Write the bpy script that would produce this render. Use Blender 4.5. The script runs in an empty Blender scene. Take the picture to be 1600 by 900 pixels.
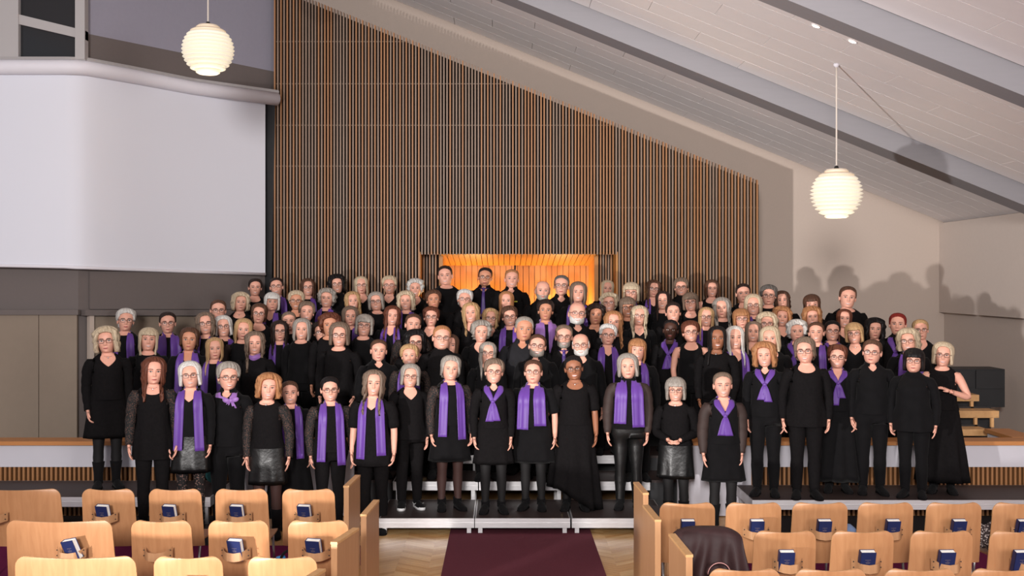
import bpy, math, random
import numpy as np
from mathutils import Vector, Matrix

# ------------------------------------------------------------------ camera, world, lights
scene = bpy.context.scene
COL = scene.collection
FPX, VX, VY, CAMZ = 1725.0, 785.0, 438.0, 2.65
cam_d = bpy.data.cameras.new('camera')
cam = bpy.data.objects.new('camera', cam_d)
COL.objects.link(cam)
cam.location = (0, 0, CAMZ)
cam.rotation_euler = (math.pi / 2, 0, 0)
cam_d.sensor_width = 36.0
cam_d.lens = FPX / 1600 * 36.0
cam_d.shift_x = (800 - VX) / 1600
cam_d.shift_y = -(450 - VY) / 1600
cam_d.clip_end = 200
scene.camera = cam
scene.view_settings.view_transform = 'Standard'
scene.view_settings.look = 'None'
scene.view_settings.exposure = 0.0
scene.view_settings.gamma = 1.0
world = bpy.data.worlds.new('hall_ambient')
scene.world = world
world.use_nodes = True
world.node_tree.nodes['Background'].inputs[0].default_value = (0.92, 0.93, 1.0, 1)
world.node_tree.nodes['Background'].inputs[1].default_value = 0.42


def area_light(name, loc, target, size, power, colour, spread=None, shape='DISK'):
    d = bpy.data.lights.new(name, 'AREA')
    d.shape = shape
    d.size = size
    d.energy = power
    d.color = colour
    if spread:
        d.spread = spread
    o = bpy.data.objects.new(name, d)
    o.location = loc
    o.rotation_euler = (Vector(target) - Vector(loc)).to_track_quat('-Z', 'Y').to_euler()
    COL.objects.link(o)
    return o


area_light('flash_strobe', (-4.5, 2.5, 1.32), (2.5, 14, 4.4), 0.26, 200, (1.0, 0.955, 0.93), spread=math.radians(64))
area_light('flash_strobe', (6.2, -1.0, 3.4), (-1.0, 15, 2.4), 3.0, 460, (1.0, 0.955, 0.94))
area_light('added_key', (-1.6, -6.0, 5.2), (0.4, 14, 2.0), 2.2, 2050, (1.0, 0.955, 0.93))  # added soft key behind the camera, evens the light on the faces
area_light('added_fill', (0.3, 1.0, 6.3), (0, 13, 1.0), 2.5, 40, (1.0, 0.95, 0.90))  # added overhead fill for general brightness, no fitting seen there


def W(px, py, Y):
    """world point that a pixel of the photograph shows at depth Y"""
    return ((px - VX) * Y / FPX, Y, CAMZ + (VY - py) * Y / FPX)


# ------------------------------------------------------------------ mesh helpers
def mk(name, V, F, mats, parent=None, mi=None, smooth=False, kind=None, label=None):
    me = bpy.data.meshes.new(name)
    if isinstance(V, np.ndarray):
        V = V.tolist()
    me.from_pydata(V, [], F)
    if not isinstance(mats, (list, tuple)):
        mats = [mats]
    for m in mats:
        me.materials.append(m)
    if mi is not None:
        me.polygons.foreach_set('material_index', np.asarray(mi, dtype=np.int32))
    if smooth:
        me.polygons.foreach_set('use_smooth', np.ones(len(me.polygons), dtype=bool))
    me.update()
    return link(name, me, parent, kind, label)


def link(name, me, parent=None, kind=None, label=None):
    o = bpy.data.objects.new(name, me)
    COL.objects.link(o)
    if parent is not None:
        o.parent = parent
    if kind:
        o['kind'] = kind
    if label:
        o['label'] = label
    return o


def thing(name, label, cat, loc=(0, 0, 0), rz=0.0, group=None, scale=1.0):
    o = bpy.data.objects.new(name, None)
    o.empty_display_size = 0.05
    COL.objects.link(o)
    o.location = loc
    o.rotation_euler = (0, 0, rz)
    o.scale = (scale,) * 3
    o['label'] = label
    o['category'] = cat
    if group:
        o['group'] = group
    return o


def tag(o, label, cat, group=None):
    o['label'] = label
    o['category'] = cat
    if group:
        o['group'] = group
    return o


def copy_tree(o, parent=None):
    c = o.copy()
    COL.objects.link(c)
    c.parent = parent
    for ch in list(o.children):
        copy_tree(ch, c)
    return c


BOXF = [(0, 3, 2, 1), (4, 5, 6, 7), (0, 1, 5, 4), (1, 2, 6, 5), (2, 3, 7, 6), (3, 0, 4, 7)]


def boxv(x0, x1, y0, y1, z0, z1):
    return [(x0, y0, z0), (x1, y0, z0), (x1, y1, z0), (x0, y1, z0),
            (x0, y0, z1), (x1, y0, z1), (x1, y1, z1), (x0, y1, z1)]


class MB:
    def __init__(self):
        self.V, self.F, self.M = [], [], []
        self.n = 0

    def add(self, V, F, m=0):
        V = np.asarray(V, dtype=float).reshape(-1, 3)
        o = self.n
        self.V.append(V)
        self.n += len(V)
        self.F += [tuple(i + o for i in f) for f in F]
        if isinstance(m, int):
            self.M += [m] * len(F)
        else:
            self.M += list(m)
        return o

    def box(self, x0, x1, y0, y1, z0, z1, m=0):
        self.add(boxv(x0, x1, y0, y1, z0, z1), BOXF, m)
        return self

    def tube(self, pts, r, n=8, m=0, cap=True):
        V, F = tube(pts, r, n, cap)
        self.add(V, F, m)
        return self

    def verts(self):
        return np.vstack(self.V)

    def build(self, name, mats, parent=None, **k):
        return mk(name, self.verts(), self.F, mats, parent, mi=self.M, **k)


def gridf(nr, nc, wrap=False, o=0):
    f = []
    w = nc if wrap else nc - 1
    for r in range(nr - 1):
        for c in range(w):
            d = (c + 1) % nc
            f.append((o + r * nc + c, o + r * nc + d, o + (r + 1) * nc + d, o + (r + 1) * nc + c))
    return f


def frames(P):
    P = np.asarray(P, dtype=float)
    t = np.gradient(P, axis=0)
    t /= np.linalg.norm(t, axis=1)[:, None] + 1e-12
    up = np.array([0, 0, 1.0]) if abs(t[0][2]) < .9 else np.array([0, 1.0, 0])
    e = np.cross(up, t[0]); e /= np.linalg.norm(e)
    E1, E2 = [], []
    for i in range(len(P)):
        e = e - t[i] * np.dot(e, t[i]); e /= np.linalg.norm(e)
        E1.append(e); E2.append(np.cross(t[i], e))
    return t, np.array(E1), np.array(E2)


def tube(P, r, n=8, cap=True):
    P = np.asarray(P, dtype=float)
    r = np.broadcast_to(np.asarray(r, dtype=float), (len(P),))
    t, e1, e2 = frames(P)
    a = np.linspace(0, 2 * math.pi, n, endpoint=False)
    V = (P[:, None, :] + r[:, None, None] * (np.cos(a)[None, :, None] * e1[:, None, :] + np.sin(a)[None, :, None] * e2[:, None, :]))
    F = gridf(len(P), n, True)
    V = V.reshape(-1, 3)
    if cap:
        F.append(tuple(range(n))[::-1])
        F.append(tuple((len(P) - 1) * n + i for i in range(n)))
    return V, F


def lathe(profile, n=24):
    """profile: list of (r, z)"""
    a = np.linspace(0, 2 * math.pi, n, endpoint=False)
    V = [(r * math.cos(t), r * math.sin(t), z) for r, z in profile for t in a]
    return V, gridf(len(profile), n, True)


def ellipsoid(c, r, nu=10, nv=6):
    V, F = [], []
    for j in range(nv + 1):
        p = math.pi * j / nv
        for i in range(nu):
            t = 2 * math.pi * i / nu
            V.append((c[0] + r[0] * math.sin(p) * math.cos(t), c[1] + r[1] * math.sin(p) * math.sin(t), c[2] + r[2] * math.cos(p)))
    return V, gridf(nv + 1, nu, True)


# ------------------------------------------------------------------ materials
def lin(c):
    return tuple(((v / 255) / 12.92 if v / 255 <= 0.04045 else ((v / 255 + 0.055) / 1.055) ** 2.4) for v in c) + (1,)


def mat(name, col, rough=0.6, metal=0.0, noise=0.0, nscale=8.0, stretch=(1, 1, 1), bump=0.0, spec=0.4,
        emit=None, estr=0.0, coords='Object', sheen=0.0, detail=4.0, col2=None):
    m = bpy.data.materials.new(name)
    m.use_nodes = True
    nt = m.node_tree
    b = nt.nodes['Principled BSDF']
    b.inputs['Roughness'].default_value = rough
    b.inputs['Metallic'].default_value = metal
    b.inputs['Specular IOR Level'].default_value = spec
    if sheen:
        b.inputs['Sheen Weight'].default_value = sheen
    c = col if len(col) == 4 else tuple(col) + (1,)
    b.inputs['Base Color'].default_value = c
    if emit:
        b.inputs['Emission Color'].default_value = tuple(emit) + (1,)
        b.inputs['Emission Strength'].default_value = estr
    if noise or bump:
        tc = nt.nodes.new('ShaderNodeTexCoord')
        mp = nt.nodes.new('ShaderNodeMapping')
        mp.inputs['Scale'].default_value = stretch
        nz = nt.nodes.new('ShaderNodeTexNoise')
        nz.inputs['Scale'].default_value = nscale
        nz.inputs['Detail'].default_value = detail
        nt.links.new(tc.outputs[coords], mp.inputs[0])
        nt.links.new(mp.outputs[0], nz.inputs['Vector'])
        if noise:
            mx = nt.nodes.new('ShaderNodeMix')
            mx.data_type = 'RGBA'
            k1 = tuple(max(0, v * (1 - noise)) for v in c[:3]) + (1,)
            k2 = (col2 if col2 else tuple(min(1, v * (1 + noise)) for v in c[:3]) + (1,))
            mx.inputs[6].default_value = k1
            mx.inputs[7].default_value = k2
            nt.links.new(nz.outputs['Fac'], mx.inputs[0])
            nt.links.new(mx.outputs[2], b.inputs['Base Color'])
        if bump:
            bp = nt.nodes.new('ShaderNodeBump')
            bp.inputs['Strength'].default_value = bump
            bp.inputs['Distance'].default_value = 0.01
            nt.links.new(nz.outputs['Fac'], bp.inputs['Height'])
            nt.links.new(bp.outputs[0], b.inputs['Normal'])
    return m


def lace(name, dark, light, scale=70.0, thr=0.35):
    m = mat(name, dark, 0.8)
    nt = m.node_tree
    b = nt.nodes['Principled BSDF']
    tc = nt.nodes.new('ShaderNodeTexCoord')
    vo = nt.nodes.new('ShaderNodeTexVoronoi')
    vo.inputs['Scale'].default_value = scale
    rp = nt.nodes.new('ShaderNodeValToRGB')
    rp.color_ramp.elements[0].position = thr - .12
    rp.color_ramp.elements[0].color = light
    rp.color_ramp.elements[1].position = thr
    rp.color_ramp.elements[1].color = dark
    nt.links.new(tc.outputs['Object'], vo.inputs['Vector'])
    nt.links.new(vo.outputs['Distance'], rp.inputs[0])
    nt.links.new(rp.outputs[0], b.inputs['Base Color'])
    return m


def wood(name, c1, c2, stretch=(12, 12, 1.0), scale=3.0, rough=0.45, spec=0.4, coords='Object'):
    m = mat(name, c1, rough, noise=0.01, nscale=scale, stretch=stretch, col2=c2, spec=spec, coords=coords, detail=6)
    mx = [n for n in m.node_tree.nodes if n.type == 'MIX'][0]
    mx.inputs[6].default_value = c1
    nz = [n for n in m.node_tree.nodes if n.type == 'TEX_NOISE'][0]
    nz.inputs['Distortion'].default_value = 0.6
    return m


M = {}
M['black'] = mat('black_cloth', (.0048, .0044, .0050), .85, sheen=.03, noise=.4, nscale=14, bump=.25, spec=.12)
M['black2'] = mat('black_knit', (.0065, .0056, .0060), .9, noise=.4, nscale=40, bump=.3, spec=.10)
M['charcoal'] = mat('charcoal_cotton', (.014, .0135, .016), .85, noise=.3, nscale=20, bump=.2, spec=.2)
M['leather'] = mat('black_leather', (.006, .006, .006), .36, bump=.35, nscale=18, spec=.5)
M['lace'] = lace('black_lace', (.008, .008, .008, 1), lin((96, 66, 56)), 90, .40)
M['sheer'] = mat('sheer_black', lin((52, 38, 34)), .7, noise=.4, nscale=10)
M['tights'] = mat('sheer_tights', lin((70, 48, 44)), .55, noise=.3, nscale=6)
M['laceleg'] = lace('patterned_tights', (.012, .01, .01, 1), lin((120, 92, 84)), 45, .40)
M['blacktights'] = mat('black_tights', (.006, .0052, .0056), .75)
M['purple'] = mat('purple_satin', lin((92, 54, 140)), .48, noise=.30, nscale=5, stretch=(3, 3, .6), sheen=.15, spec=.4)
M['lilac'] = mat('lilac_satin', lin((142, 98, 168)), .5, noise=.2, nscale=5, stretch=(3, 3, .6), sheen=.25)
M['purpletie'] = mat('purple_silk', lin((72, 42, 120)), .4, noise=.2, nscale=30)
SKIN = {'p': (222, 164, 143), 't': (200, 140, 112), 'b': (150, 98, 72), 'k': (74, 46, 36)}
for k, c in SKIN.items():
    M['skin_' + k] = mat('skin_' + k, lin(c), .5, noise=.10, nscale=26, spec=.35)
    M['skin_' + k].node_tree.nodes['Principled BSDF'].inputs['Subsurface Weight'].default_value = .08
    M['skin_' + k].node_tree.nodes['Principled BSDF'].inputs['Subsurface Radius'].default_value = (.012, .005, .003)
M['lip'] = mat('lip', lin((172, 86, 84)), .4)
M['lipdark'] = mat('lip_dark', lin((96, 48, 46)), .4)
M['sclera'] = mat('eye_white', lin((225, 215, 208)), .3)
M['iris'] = mat('iris', lin((52, 44, 42)), .25)
M['teeth'] = mat('teeth', lin((235, 228, 218)), .3)
M['lash'] = mat('lash', lin((58, 38, 34)), .7)
HAIR = {'K': (20, 16, 17), 'D': (44, 31, 27), 'B': (84, 58, 44), 'A': (96, 54, 38), 'R': (116, 32, 26), 'G': (166, 116, 78),
        'Y': (178, 144, 104), 'L': (192, 174, 148), 'E': (150, 143, 135), 'W': (206, 203, 198), 'M': (116, 98, 84), 'S': (98, 92, 88)}
for k, c in HAIR.items():
    c1 = lin(tuple(int(v * .62) for v in c)); c2 = lin(tuple(min(255, int(v * 1.22)) for v in c))
    m = wood('hair_' + k, c1, c2, (60, 60, 5), 1.6, .55, .3)
    _b = m.node_tree.nodes.new('ShaderNodeBump')
    _b.inputs['Strength'].default_value = .5
    _b.inputs['Distance'].default_value = .004
    m.node_tree.links.new([n for n in m.node_tree.nodes if n.type == 'TEX_NOISE'][0].outputs['Fac'], _b.inputs['Height'])
    m.node_tree.links.new(_b.outputs[0], m.node_tree.nodes['Principled BSDF'].inputs['Normal'])
    M['hair_' + k] = m
M['frame'] = mat('glasses_frame', (.012, .010, .011), .3)
M['frame_o'] = mat('glasses_frame_red', lin((120, 60, 40)), .3)
mg = bpy.data.materials.new('glasses_lens'); mg.use_nodes = True
nt = mg.node_tree
for n in list(nt.nodes):
    if n.type != 'OUTPUT_MATERIAL':
        nt.nodes.remove(n)
tr = nt.nodes.new('ShaderNodeBsdfTransparent'); gl = nt.nodes.new('ShaderNodeBsdfGlossy'); mxs = nt.nodes.new('ShaderNodeMixShader')
gl.inputs['Roughness'].default_value = .3
mxs.inputs[0].default_value = .012
nt.links.new(tr.outputs[0], mxs.inputs[1]); nt.links.new(gl.outputs[0], mxs.inputs[2])
nt.links.new(mxs.outputs[0], [n for n in nt.nodes if n.type == 'OUTPUT_MATERIAL'][0].inputs[0])
M['lens'] = mg
M['white_rubber'] = mat('white_rubber', (.75, .75, .75), .5)
M['wall_warm'] = mat('wall_paint_warm', lin((188, 173, 162)), .85, noise=.03, nscale=30, bump=.05, spec=.2)
M['taupe_shade'] = mat('wall_paint_shaded', lin((108, 100, 98)), .8, noise=.04, nscale=20, bump=.06, spec=.2)  # shaded copy of the left wall colour, also on the partition rails
M['wall_right'] = mat('wall_paint_right', lin((206, 193, 184)), .85, noise=.03, nscale=20, bump=.06, spec=.2)
M['wall_lit'] = mat('wall_paint_lit', lin((150, 148, 162)), .8, noise=.04, nscale=20, bump=.06, spec=.2)  # lit copy of the left wall colour
M['ceil'] = mat('ceiling_board', lin((226, 221, 221)), .85, noise=.03, nscale=6, bump=.04, spec=.2)
M['ceil_gap'] = mat('ceiling_joint', lin((140, 135, 134)), .9)
M['beam'] = mat('painted_beam', lin((132, 130, 134)), .6, noise=.04, nscale=4, stretch=(1, 8, 8), bump=.03, spec=.3)
M['slat_tan'] = wood('slat_oak', lin((134, 90, 54)), lin((168, 119, 77)), (30, 30, 1.2), 2.2, .5)
M['slat_grey'] = wood('slat_ash', lin((114, 93, 77)), lin((146, 122, 104)), (30, 30, 1.2), 2.2, .5)
M['slat_back'] = wood('slat_backing', lin((12, 7, 5)), lin((30, 14, 8)), (20, 20, .3), 1.2, .8, .2)
M['niche'] = wood('niche_pine', lin((150, 96, 36)), lin((184, 126, 56)), (20, 20, 1), 2.0, .5)
M['oak'] = wood('chair_oak', lin((160, 110, 72)), lin((190, 140, 98)), (22, 22, 2.2), 1.3, .38, .45)
M['oak_v'] = wood('pew_oak', lin((164, 118, 82)), lin((190, 146, 106)), (22, 22, 1.4), 1.6, .4, .45)
M['oak_edge'] = wood('ply_edge', lin((190, 142, 92)), lin((214, 170, 120)), (10, 10, 10), 2, .45)
M['rail'] = wood('rail_oak', lin((176, 116, 66)), lin((196, 134, 82)), (1.5, 20, 20), 2, .4)
M['white'] = mat('white_panel', lin((226, 224, 232)), .6, noise=.02, nscale=10)
M['white_paint'] = mat('white_paint', lin((196, 193, 201)), .6, noise=.02, nscale=10)
M['screen'] = mat('screen_fabric', lin((222, 224, 234)), .9, spec=.1)
M['alu'] = mat('aluminium', (.66, .65, .66), .42, .75, noise=.15, nscale=10, stretch=(1, 10, 10))
M['deck'] = mat('deck_phenolic', lin((52, 40, 38)), .55, noise=.3, nscale=60, spec=.4)
M['dark'] = mat('dark_board', (.018, .018, .02), .6, noise=.3, nscale=9)
M['carpet'] = mat('maroon_carpet', lin((98, 50, 60)), .95, noise=.3, nscale=160, bump=.4, spec=.1)
M['carpet2'] = mat('plum_carpet', lin((104, 28, 66)), .95, noise=.3, nscale=160, bump=.4, spec=.1)
M['deck_shade'] = mat('under_deck_shade', (.03, .02, .02), .9)  # near-black colour standing in for shade under the long decks
M['floor'] = wood('floor_oak', lin((186, 140, 88)), lin((208, 164, 112)), (3, 14, 3), 1.4, .35)
M['plank1'] = wood('parquet_a', lin((196, 152, 98)), lin((214, 174, 122)), (9, 9, 9), 1.3, .3)
M['plank2'] = wood('parquet_b', lin((182, 134, 82)), lin((204, 160, 106)), (9, 9, 9), 1.3, .3)
M['plank3'] = wood('parquet_c', lin((206, 166, 114)), lin((222, 186, 136)), (9, 9, 9), 1.3, .3)
M['navy'] = mat('navy_cover', lin((28, 38, 80)), .5, noise=.1, nscale=40)
M['gold'] = mat('gold_print', lin((104, 92, 96)), .5)
M['paper'] = mat('paper', lin((240, 238, 232)), .8)
M['steel'] = mat('chair_steel', (.5, .5, .5), .3, .9)
M['coat'] = mat('brown_nylon', lin((52, 33, 34)), .6, noise=.3, nscale=12, bump=.3, spec=.3)
M['tan_panel'] = mat('tan_panel', lin((136, 122, 108)), .7, noise=.05, nscale=12)
M['glass'] = mat('dark_window', (.02, .021, .024), .08, spec=.5)
M['winframe'] = mat('window_frame', lin((176, 172, 172)), .6)
M['shade'] = mat('lamp_shade', (.50, .47, .42), .5, emit=(1.0, .87, .66), estr=.50)
M['shade_top'] = mat('lamp_shade_top', (.55, .48, .40), .5, emit=(1.0, .70, .44), estr=.26)
M['bulb'] = mat('lamp_bulb', (1, .9, .7), .5, emit=(1.0, .74, .42), estr=.55)
M['spot'] = mat('spot_glow', (1, .9, .7), .5, emit=(1.0, .80, .5), estr=5)
M['cord'] = mat('lamp_cord', lin((190, 180, 170)), .6)
M['blackmetal'] = mat('black_metal', (.012, .012, .013), .4)
M['denim'] = mat('blue_denim', lin((112, 132, 168)), .8, noise=.2, nscale=40)
M['teal'] = mat('teal_cloth', lin((40, 96, 96)), .8, noise=.3, nscale=20)
M['pink'] = mat('pink_leather', lin((214, 160, 156)), .5)
M['blue'] = mat('blue_cloth', lin((40, 120, 180)), .6)
M['pattern'] = lace('patterned_cloth', lin((60, 50, 50)), lin((190, 180, 176)), 60, .45)
M['badge'] = mat('yellow_badge', lin((214, 206, 60)), .5)
M['silver'] = mat('silver_jewel', (.7, .7, .7), .25, .9)

# ------------------------------------------------------------------ the room
def ceil_z(x):
    return CAMZ + 3.856 - .405 * x


RIDGE = -3.3
fl = mk('floor', boxv(-10, 10, 1.5, 18.6, -.10, -.012), BOXF, M['floor'], kind='structure')
# herringbone planks along the aisle, each a piece of its own
rngp = random.Random(5)
pv = None
PM = []
for m_ in ('plank1', 'plank2', 'plank3'):
    # a parallelogram plank, chevron cut
    wd, run, rise = .078, .30, .21
    me = bpy.data.meshes.new('plank')
    V = []
    for z in (-.02, 0.0):
        V += [(0, 0, z), (run - .0006, rise, z), (run - .0006, rise + wd - .004, z), (0, wd - .004, z)]
    me.from_pydata(V, [], BOXF)
    me.materials.append(M[m_])
    me2 = bpy.data.meshes.new('plank')
    V = []
    for z in (-.02, 0.0):
        V += [(0, 0, z), (0, wd - .004, z), (-run + .0006, rise + wd - .004, z), (-run + .0006, rise, z)]
    me2.from_pydata(V, [], BOXF)
    me2.materials.append(M[m_])
    PM.append((me, me2))
for base in (-1.28, -.68, 1.06):
    for side in (0, 1):
        if base == 1.06 and side == 0:
            xx = base
        else:
            xx = base
        for k in range(37):
            o = link('plank', PM[rngp.randrange(3)][side], fl)
            o.location = (xx, 9.55 + k * .078, 0)
struct = lambda name, V, F, m, **k: mk(name, V, F, m, kind='structure', **k)
wr_ = struct('wall_right', boxv(7.2, 7.5, 1.5, 18.3, -.1, 4.2), BOXF, M['wall_right'])
mk('panel', boxv(7.12, 7.2, 12.2, 18.0, 2.13, 3.58), BOXF, M['wall_right'], wr_)
wb = struct('wall_back', boxv(-3.75, 7.5, 18.0, 18.3, -.1, 8.2), BOXF, M['wall_warm'])
# left wall: one part faces the hall, the next runs back to the slatted wall
LW0, LW1, LW2 = (-9.5, 13.95), (-5.36, 13.95), (-3.42, 16.62)


def wall_seg(name, a, b, z0, z1, th, m, parent=None, kind=None):
    a, b = Vector(a), Vector(b)
    d = (b - a).normalized()
    n = Vector((-d.y, d.x)) * th
    V = [(p.x, p.y, z) for z in (z0, z1) for p in (a, b, b + n, a + n)]
    return mk(name, V, BOXF, m, parent, kind=kind)


w1 = wall_seg('wall_left', LW0, LW1, -.1, 5.79, .25, M['taupe_shade'], kind='structure')  # wall split at a shadow edge, shade painted into the lower part
w2 = wall_seg('wall_left', LW1, LW2, -.1, 5.79, .25, M['taupe_shade'], kind='structure')
wall_seg('gable_lit', LW0, LW1, 5.79, 8.2, .25, M['wall_lit'], w1)  # same wall above the shadow edge, in the lit colour
wall_seg('gable_lit', LW1, LW2, 5.79, 8.2, .25, M['wall_lit'], w2)
# window high on the left wall
wy = 13.93


def wpt(px, py, y=None):
    return W(px, py, y or wy)


win = MB()
bars = [(-40, 132, -14, 0.0), (0, 0, 0, 0)]
x_a, z_top = wpt(-60, 0)[0], 7.0
zs_bot = wpt(0, 95)[2]
wn = thing('window_1', 'dark high window with pale frame above the projection screen', 'window', (x_a, wy, zs_bot))
wn['kind'] = 'structure'
del wn['label']; del wn['category']
rel = lambda V: [(p[0] - x_a, p[1] - wy, p[2] - zs_bot) for p in V]
xl, xm0, xm1, xr0, xr1 = wpt(-60, 0)[0], wpt(4, 0)[0], wpt(34, 0)[0], wpt(122, 0)[0], wpt(137, 0)[0]
zt0, zt1 = wpt(0, 30)[2], wpt(0, 14)[2]
fr = MB()
fr.box(xm0, xm1, wy - .10, wy + .02, zs_bot, z_top)
fr.box(xr0, xr1, wy - .10, wy + .02, zs_bot, z_top)
_a, _b, _c, _d = wpt(-60, 18), wpt(137, 64), wpt(137, 50), wpt(-60, 2)
fr.add([(p[0], y, p[2]) for y in (wy - .08, wy + .02) for p in (_a, _b, _c, _d)], BOXF)
fr.box(xl, xr1, wy - .08, wy + .02, zs_bot - .05, zs_bot)
fr.V = [np.array(rel(v)) for v in fr.V]
fr.build('window_frame', M['winframe'], wn)
for (a, b, c, d) in ((xl, xm0, zs_bot, z_top), (xm1, xr0, zs_bot, z_top)):
    mk('pane', rel(boxv(a, b, wy - .03, wy + .01, c, d)), BOXF, M['glass'], wn)

# ceiling: boards in staggered rows between the painted beams
cl = MB()
zr, ze = ceil_z(RIDGE), ceil_z(9.0)
V = []
for y in (1.5, 18.3):
    V += [(RIDGE, y, zr + .03), (9.5, y, ceil_z(9.5) + .03), (9.5, y, ceil_z(9.5) + .25), (RIDGE, y, zr + .25)]
ce = struct('ceiling', V, BOXF, M['ceil_gap'])
struct('ceiling', boxv(-10, RIDGE, 1.5, 18.3, zr + .03, zr + .25), BOXF, M['ceil'])
ang = math.atan(.405)
PL = {}


def ceil_panel(x0, x1, y0, y1):
    key = (round(x1 - x0, 3), round(y1 - y0, 3))
    if key not in PL:
        L = key[0]
        V = [(0, 0, 0), (L, 0, -.405 * L), (L, key[1], -.405 * L), (0, key[1], 0)]
        V = V + [(a, b, c + .03) for a, b, c in V]
        b = .012
        me = bpy.data.meshes.new('panel')
        me.from_pydata(V, [], BOXF)
        me.materials.append(M['ceil'])
        PL[key] = me
    o = link('panel', PL[key], ce)
    o.location = (x0, y0, ceil_z(x0))


def strips(ya, yb, n):
    w = (yb - ya) / n
    for r in range(n):
        x = -3.25 + (r % 3) * .62
        if x > -3.2:
            ceil_panel(-3.25, x - .012, ya + r * w, ya + (r + 1) * w - .011)
        while x < 8.6:
            ceil_panel(x, x + 1.853, ya + r * w, ya + (r + 1) * w - .011)
            x += 1.86


strips(14.31, 17.99, 8)
strips(10.36, 13.85, 8)
strips(6.6, 10.02, 8)


def beam(name, y0, y1):
    V = []
    for y in (y0, y1):
        V += [(RIDGE, y, zr - .26), (9.5, y, ceil_z(9.5) - .26), (9.5, y, ceil_z(9.5) + .04), (RIDGE, y, zr + .04)]
    return struct(name, V, BOXF, M['beam'])


beam('trim_1', 13.86, 14.30)
beam('trim_2', 10.03, 10.35)
beam('trim_3', 6.25, 6.58)
for i, (px, py) in enumerate(((1275, 41), (1332, 65))):
    Ysp = 6652 / (438 + .405 * (px - 785) - py) - .02
    x, y, z = W(px, py, Ysp)
    r = thing('ceiling_spotlight', 'small glowing recessed spotlight beside the beam, %s one' % ('upper' if i == 0 else 'lower'), 'lamp', (x, y, ceil_z(x) - .002), group='recessed spotlights')
    r.rotation_euler = (0, ang, 0)
    V, F = lathe([(.052, 0), (.052, -.008), (.042, -.010), (.040, -.002)], 20)
    mk('trim_ring', V, F, M['white'], r, smooth=True)
    V, F = lathe([(.0405, -.004), (.001, -.004)], 20)
    mk('lamp_face', V, F, M['spot'], r)

# ------------------------------------------------------------------ slatted wall with the lit niche
YS = 16.43
sw = thing('slatted_wall', 'tall wall of vertical oak slats with sloping top behind the choir', 'wall panel', (0, YS + .07, 0))
XL, XR = -3.40, 3.83


def slat_top(x):
    return 4.13 + .405 * (3.83 - x)


OX0, OX1, OZ = -1.22, 1.69, 3.045
for name, x0, x1, z0f in (('backing_board', XL, OX0, 0), ('backing_board', OX1, XR, 0), ('backing_board', OX0, OX1, OZ)):
    V = []
    for y in (0, .06):
        V += [(x0, y, z0f), (x1, y, z0f), (x1, y, slat_top(x1) - .05), (x0, y, slat_top(x0) - .05)]
    mk(name, V, BOXF, M['slat_back'], sw)
NSL = 155
pit = (XR - XL) / NSL
rs = random.Random(11)
for i in range(NSL):
    x0 = XL + i * pit
    x1 = x0 + .0212
    z0 = OZ - .01 if (x1 > OX0 and x0 < OX1) else 0.0
    V = []
    for y in (-.07, 0):
        V += [(x0, y, z0), (x1, y, z0), (x1, y, slat_top(x1)), (x0, y, slat_top(x0))]
    mk('slat', V, BOXF, M['slat_grey' if (i % 2 and rs.random() < .85) or rs.random() < .12 else 'slat_tan'], sw)
for zz in (3.73, 4.35, 4.96, 5.58, 6.21):
    x1 = min(XR, 3.83 - (zz + .04 - 4.13) / .405)
    mk('batten', boxv(XL, x1, -.012, .0, zz, zz + .012), BOXF, M['slat_grey'], sw)
# niche
nz = thing('niche', 'warmly lit pine-boarded niche in the slatted wall behind the back row', 'niche', (0.2, 17.2, 0))
oy = lambda V: [(p[0] - .2, p[1] - 17.2, p[2]) for p in V]
IX0, IX1 = -.905, 1.40
ZB = 2.885
YB = 18.1
NB = 26
pw = (IX1 - IX0 + .10) / NB
for i in range(NB):
    x0 = IX0 - .05 + i * pw
    d = .006 * (i % 2) + .003 * rs.random()
    mk('board', oy(boxv(x0, x0 + pw - .006, YB - .18 + d, YB - .14, 0.6, ZB + .05)), BOXF, M['niche'], nz)
pw = (IX1 - IX0 + .04) / 27
for i in range(27):
    x0 = IX0 - .02 + i * pw
    d = .004 * (i % 2)
    V = [(x0, 16.56, OZ + .0 + d), (x0 + pw - .008, 16.56, OZ + d), (x0 + pw - .008, YB - .15, ZB + d), (x0, YB - .15, ZB + d)]
    V += [(a, b, c + .03) for a, b, c in V]
    mk('ceiling_board', oy(V), BOXF, M['niche'], nz)
for x0, x1 in ((IX0 - .06, IX0), (IX1, IX1 + .06)):
    mk('side_board', oy(boxv(x0, x1, 16.80, YB - .14, .6, OZ + .1)), BOXF, M['niche'], nz)
# set-back slats at either side of the niche
for x0, x1 in ((OX0 - .02, IX0 - .06), (IX1 + .06, OX1 + .02)):
    mk('recess_board', oy(boxv(x0, x1, 16.92, 16.96, .6, OZ + .1)), BOXF, M['slat_back'], nz)
    n = 5
    for i in range(n):
        xx = x0 + .03 + (x1 - x0 - .05) * i / n
        mk('slat', oy(boxv(xx, xx + .022, 16.86, 16.92, .6, OZ + .1)), BOXF, M['slat_grey' if i % 2 else 'slat_tan'], nz)
for x0, x1 in ((OX0 - .03, OX0), (OX1, OX1 + .03)):
    mk('reveal_board', oy(boxv(x0, x1, 16.44, 16.95, .6, OZ + .03)), BOXF, M['niche'], nz)
mk('soffit_board', oy(boxv(OX0, OX1, 16.50, 16.60, OZ, OZ + .03)), BOXF, M['niche'], nz)
mk('backing_board', oy(boxv(IX0 - .05, IX1 + .05, YB - .139, YB - .12, .6, ZB + .05)), BOXF, M['slat_back'], nz)
mk('niche_floor', oy(boxv(IX0, IX1, 16.60, 18.0, 1.0, 1.1)), BOXF, M['niche'], nz)


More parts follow.
